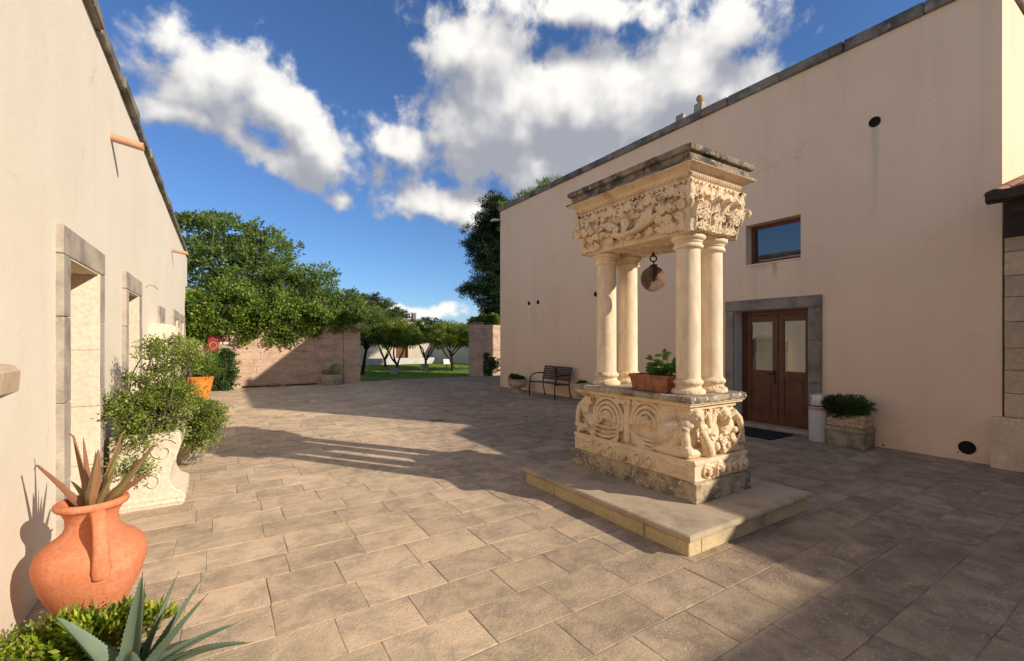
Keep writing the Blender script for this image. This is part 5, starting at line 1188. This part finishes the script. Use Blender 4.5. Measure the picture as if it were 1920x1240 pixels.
# pulley hanging under the canopy
PX, PY = CX + .01, CY
pu = thing('well_pulley', 'old wooden pulley wheel hanging on an iron hook under the canopy', 'pulley', (PX, PY, 2.14))
hk = MB().tube([(PX, PY, 2.56), (PX, PY, 2.515)], .016, 8)
hk.tube([(PX + .035 * math.sin(a) * RT[0], PY + .035 * math.sin(a) * RT[1], 2.495 + .032 * math.cos(a)) for a in np.linspace(.3, 6.0, 18)], .0085, 7)
hk.tube([V(PX, PY, 2.463) + RT * q[0] + UP * q[1] for q in ((.0, .0), (.008, -.02), (-.008, -.045), (.0, -.065), (.0, -.08))], .0085, 7); hk.build('hook', MAT['rust'], pu, 60)
def disc(mb, c, r, half, ax, seg=36, groove=True):
    ax = ax / np.linalg.norm(ax); e1 = np.cross(ax, UP); e1 /= np.linalg.norm(e1); e2 = np.cross(e1, ax); vv = []; fs = []
    pr = [(0.02, -half), (r * .93, -half), (r, -half * .85), (r, -half * .4), (r * .86, 0), (r, half * .4), (r, half * .85), (r * .93, half), (.02, half)]
    for rr, o_ in pr:
        for k in range(seg): a = 2 * math.pi * k / seg; vv.append(c + ax * o_ + rr * (e1 * math.cos(a) + e2 * math.sin(a)))
    for i in range(len(pr) - 1):
        for k in range(seg): fs.append((i * seg + k, i * seg + (k + 1) % seg, i * seg + seg + (k + 1) % seg, i * seg + seg + k))
    fs += [tuple(range(seg))[::-1], tuple(range((len(pr) - 1) * seg, len(pr) * seg))]
    return mb.add(vv, fs)
axw = V(-.42, -.90, 0); axw /= np.linalg.norm(axw); cw = V(PX, PY, 2.275)
disc(MB(), cw, .135, .026, axw).build('wheel', MAT['wheel'], pu, 40)
fk = MB(); e1 = np.cross(axw, UP)
for s_ in (-1, 1):
    o_ = axw * s_ * .034; q = [cw + o_ + e1 * a + UP * b + axw * s_ * d_ for d_ in (0, .008) for a, b in ((-.024, -.02), (.024, -.02), (.024, .14), (-.024, .14))]
    fk.add(q, [(0, 3, 2, 1), (4, 5, 6, 7), (0, 1, 5, 4), (1, 2, 6, 5), (2, 3, 7, 6), (3, 0, 4, 7)])
q = [cw + axw * s_ * .042 + e1 * a + UP * b for s_ in (-1, 1) for a, b in ((-.026, .137), (.026, .137), (.026, .152), (-.026, .152))]
fk.add(q, [(0, 1, 2, 3), (7, 6, 5, 4), (0, 4, 5, 1), (1, 5, 6, 2), (2, 6, 7, 3), (3, 7, 4, 0)]); fk.build('fork', MAT['rust'], pu)
MB().tube([cw - axw * .05, cw + axw * .05], .014, 10).build('axle', MAT['rust'], pu)

# bench
bn = thing('slatted_bench', 'brown slatted bench with curved black iron arms against the beige wall', 'bench', (7.9, 10.37, 0))
by0, by1 = 9.74, 11.0
for y in (by0 + .03, by1 - .03):
    fm = MB().tube([(7.63, y, 0), (7.63, y, .30), (7.64, y, .45), (7.68, y, .56), (7.76, y, .635), (7.86, y, .665), (8.0, y, .665), (8.17, y, .655)], .017, 8)
    fm.tube([(7.64, y, .41), (8.10, y, .39)], .016, 8); fm.tube([(8.19, y, 0), (8.12, y, .38), (8.19, y, .70), (8.23, y, .86)], .017, 8); fm.build('iron_side', MAT['iron'], bn, 60)
for k in range(6):
    x = 7.66 + k * .075; MB().box(x, x + .062, by0, by1, .418 - k * .004, .438 - k * .004, .004).build('seat_slat', MAT['slat'], bn)
for k in range(6):
    z = .49 + k * .066; x = 8.125 + (z - .45) * .24; MB().add([(x - .02, yv, z) for yv in (by0, by1)] + [(x - .006, yv, z + .054) for yv in (by0, by1)] + [(x + .0, yv, z) for yv in (by0, by1)] + [(x + .014, yv, z + .054) for yv in (by0, by1)], [(0, 2, 3, 1), (4, 5, 7, 6), (0, 1, 5, 4), (2, 6, 7, 3), (0, 4, 6, 2), (1, 3, 7, 5)]).build('back_slat', MAT['slat'], bn)
MB().box(8.13, 8.16, 10.35, 10.39, .40, .84, .003).build('back_strut', MAT['iron'], bn)
# urns
def urn(x, y, label):
    u = thing('stone_urn', label, 'urn', (x, y, 0), 'bowl urns along the beige wall')
    MB().lathe([(.20, 0), (.20, .035), (.13, .06), (.10, .10), (.11, .125), (.20, .15), (.285, .21), (.315, .29), (.31, .36), (.33, .385), (.335, .41), (.30, .415), (.27, .36)], (x, y, 0), 36, False).build('bowl', MAT['urn'], u, 40)
    MB().lathe([(.285, .375), (.28, .39)], (x, y, 0), 24).build('soil', MAT['soil'], u)
urn(7.86, 11.95, 'buff stone bowl urn on a foot beside the bench'); urn(7.95, 8.83, 'buff stone bowl urn mostly hidden behind the well')
for x, y, lb in ((7.86, 11.95, 'low green succulents filling the urn beside the bench'), (7.95, 8.83, 'low green succulents in the urn behind the well')):
    pl = thing('urn_succulents', lb, 'plant', (x, y, .39), 'plants in the bowl urns'); sm = MB()
    bush(sm, [(x - .02, y + .14, .46, .16, .14, .10), (x, y - .12, .43, .17, .15, .06)], 110, 26, .05, .035, .6, 'lf_sedum', pl, 20, (x, y, .38), .3, .005, 0, .5)
# bin, planter, doormat by the door
bi = thing('white_bin', 'round white waste bin with metal lid beside the brown door', 'bin', (8.10, 3.50, 0))
MB().lathe([(.135, 0), (.14, .01), (.145, .56)], (8.10, 3.50, 0), 32).build('body', MAT['white'], bi, 40); MB().lathe([(.1475, .50), (.148, .545)], (8.10, 3.50, 0), 32, False).build('pink_band', plain('faded_pink_print', (.55, .27, .26), .5, var=.3, scale=9), bi, 40)
MB().lathe([(.150, .56), (.152, .57), (.152, .575)], (8.10, 3.50, 0), 32).build('rim', MAT['iron'], bi, 40); MB().lathe([(.145, .576), (.147, .735), (.142, .75), (.12, .75), (.115, .735)], (8.10, 3.50, 0), 32, False).build('lid', plain('brushed_metal', (.55, .54, .52), .35, .7), bi, 40)
MB().lathe([(.12, .70), (.115, .705)], (8.10, 3.50, 0), 24).build('opening', MAT['black'], bi)
sp2 = thing('carved_stone_planter', 'mossy carved stone box planter beside the white bin', 'planter', (8.15, 3.1, 0))
mbp = MB().box(7.97, 8.34, 2.84, 3.34, 0, .25); mbp.box(7.955, 8.355, 2.825, 3.355, .225, .285)
remeshed(mbp, 'base', MAT['mossy'], sp2, .011, 1, .014, .06)
fz = MB().box(8.0, 8.32, 2.87, 3.31, .28, .50)
for k in range(22):
    y = 2.88 + .42 * (k % 8) / 7; z = .325 + .06 * (k // 8); fz.ell((7.995, y + rng.uniform(-.012, .012), z + rng.uniform(-.01, .01)), (.03, .034, .032), seg=10, rings=7)
for k in range(3): fz.tube([(7.972, 2.96 + k * .14 + .030 * math.cos(a), .37 + .030 * math.sin(a)) for a in np.linspace(0, 6.28, 14)], .012, 6)
for k in range(12): fz.ell((8.02 + .28 * (k % 6) / 5, 2.868, .34 + .07 * (k // 6)), (.03, .025, .03), seg=10, rings=7)
remeshed(fz, 'carved_frieze', MAT['quoin'], sp2, .008, 1, .006, .04)
se = thing('sedum_clump', 'dense dark green clump of succulents in the carved stone planter', 'plant', (8.15, 3.1, .5)); sm = MB()
bush(sm, [(8.12, 2.96, .60, .17, .14, .12), (8.12, 3.12, .61, .18, .14, .13), (8.12, 3.27, .60, .17, .14, .13), (8.02, 3.12, .53, .12, .24, .08)], 300, 26, .05, .032, .65, 'lf_sedum', se, 40, (8.15, 3.1, .5), .5, .005, 0, .35)
dm = MB().box(7.45, 8.22, 3.93, 4.95, .003, .018, .004).build('doormat', MAT['mat']); tag(dm, 'black rectangular doormat in front of the brown double door', 'doormat')
# floor drain
dg = thing('floor_drain', 'square slotted stone drain grate set in the paving', 'drain', (3.66, 8.5, 0))
MB().box(3.47, 3.85, 8.32, 8.68, -.01, .0045).build('frame', MAT['step'], dg)
for k in range(7): MB().box(3.51, 3.81, 8.35 + k * .045, 8.372 + k * .045, .0046, .0055).build('slot', MAT['black'], dg)
# stone trough with a banana leaf
st = thing('stone_basin', 'whitish rounded stone basin planter at the foot of the back wall', 'planter', (3.43, 17.62, 0))
remeshed(MB().lathe([(.30, 0), (.335, .02), (.36, .20), (.365, .37), (.35, .39), (.30, .39), (.29, .33)], (3.43, 17.62, 0), 30), 'basin', MAT['greystone'], st, .016, 1, .014, .08)
bp_ = thing('banana_seedling', 'small plant with one broad upright green leaf in the stone basin', 'plant', (3.43, 17.62, .38)); sm = MB()
bush(sm, [(3.35, 17.62, .45, .26, .2, .08), (3.66, 17.66, .45, .12, .15, .16)], 60, 26, .06, .06, .5, 'lf_dead', bp_, 10, (3.43, 17.62, .37), .3, .006, part='dry_leaves')
bl = MB(); vv = []; fs = []
for i in range(9):
    t = i / 8; w = .12 * math.sin(math.pi * min(1, t * .93 + .07)) ** .7; c_ = V(3.33 + .30 * t, 17.60 - .05 * t, .48 + .34 * t - .06 * t * t); vv += [c_ + V(-.6, 0, .75) * w, c_ + V(0, .03, 0), c_ + V(.6, 0, -.75) * w * .8]
for i in range(8):
    for k in range(2): fs.append((i * 3 + k, i * 3 + k + 1, i * 3 + k + 4, i * 3 + k + 3))
bl.add(vv, fs).build('broad_leaf', MAT['lf_basil'], bp_, 60)
# hose cabinet and its sign on the back wall
hc = thing('fire_hose_cabinet', 'small red fire hose cabinet fixed to the back wall under the vine', 'cabinet', (-.21, YB - .1, 1.3))
MB().box(-.36, -.06, YB - .20, YB - .012, 1.25, 1.78, .012).build('box', MAT['red'], hc); MB().box(-.34, -.08, YB - .208, YB - .2005, 1.27, 1.76, .004).build('door', MAT['red'], hc)
MB().tube([(-.21 + .10 * math.cos(a), YB - .214, 1.46 + .10 * math.sin(a)) for a in np.linspace(0, 6.28, 20)], .016, 6).build('hose_ring', plain('pale_red_hose', (.6, .25, .18), .6), hc)
sg = thing('fire_sign', 'white and red fire hose sign fixed to the wall beside the cabinet', 'sign', (.13, YB - .02, 1.6))
MB().box(-.03, .29, YB - .022, YB - .010, 1.50, 1.80, .002).build('plate', MAT['white'], sg); MB().box(-.01, .27, YB - .026, YB - .0225, 1.58, 1.785).build('red_field', MAT['red'], sg)
ic = MB().tube([(.08 + .045 * math.cos(a), YB - .0275, 1.69 + .045 * math.sin(a)) for a in np.linspace(0, 6.28, 16)], .010, 5); ic.tube([(.14, YB - .0275, 1.64), (.20, YB - .0275, 1.73), (.235, YB - .0275, 1.65)], .010, 5); ic.build('pictogram', MAT['white'], sg)
# small things on the lawn
lb_ = uneven_box(6.95, 7.28, 21.6, 21.9, -.03, .30, .03, .02).build('stone_block', MAT['greystone']); tag(lb_, 'squat weathered stone block at the foot of the nearest citrus tree', 'stone', 'stone blocks on the lawn')
lb2 = uneven_box(9.3, 9.65, 23.6, 23.95, -.03, .34, .03, .02).build('stone_block', MAT['greystone']); tag(lb2, 'squat weathered stone block in the middle of the lawn between the trees', 'stone', 'stone blocks on the lawn')
ls = thing('garden_sign', 'small white notice board on a dark post beside the many-stemmed citrus tree', 'sign', (9.95, 21.9, 0))
MB().box(9.93, 9.98, 21.88, 21.93, -.02, .40, .004).build('post', MAT['iron'], ls); MB().add([(9.78, 21.85, .40), (10.13, 21.85, .40), (10.13, 21.95, .66), (9.78, 21.95, .66), (9.78, 21.87, .39), (10.13, 21.87, .39), (10.13, 21.97, .65), (9.78, 21.97, .65)], [(0, 1, 2, 3), (7, 6, 5, 4), (0, 4, 5, 1), (1, 5, 6, 2), (2, 6, 7, 3), (3, 7, 4, 0)]).build('board', MAT['white'], ls)
# wall plants by the gate pier
gp_ = thing('wall_creeper', 'dark creeper growing at the foot of the wall beside the gate pier', 'climber', (10.5, 18.35, 0)); sm = MB()
bush(sm, [(10.45, 18.32, .45, .3, .08, .38), (10.8, 18.32, .5, .3, .08, .35), (10.35, 18.32, .9, .12, .06, .25)], 80, 26, .08, .06, .8, 'lf_ivy', gp_, 14, (10.5, 18.38, 0), .2)
gp2 = thing('wall_creeper', 'green creeper lying along the top of the gate pier wall', 'climber', (11, 18.6, 2.4)); sm = MB()
bush(sm, [(9.95, 18.6, 2.55, .35, .28, .14), (10.4, 18.6, 2.60, .5, .3, .2), (11.0, 18.6, 2.62, .4, .3, .24)], 130, 34, .12, .08, .7, 'lf_vine', gp2, 20, (11, 18.6, 2.37), .3)
# weeds along the foot of the back wall
for i, (x0_, x1_, lb) in enumerate(((.6, 1.8, 'dark weedy moss fringe along the foot of the back wall near the ivy'), (1.9, 3.0, 'dark weedy fringe along the foot of the back wall left of the stone basin'))):
    n_ = 260; C = np.stack([rng.uniform(x0_, x1_, n_), YB - rng.uniform(.01, .10, n_), np.zeros(n_)], 1); o = leaves('wall_weeds', C, rng.normal(0, .4, (n_, 3)) + V(0, -.2, 1), rng.uniform(.03, .10, n_), .02, MAT['lf_ivy']); tag(o, lb, 'weeds', 'weeds at the wall foot', 'stuff')
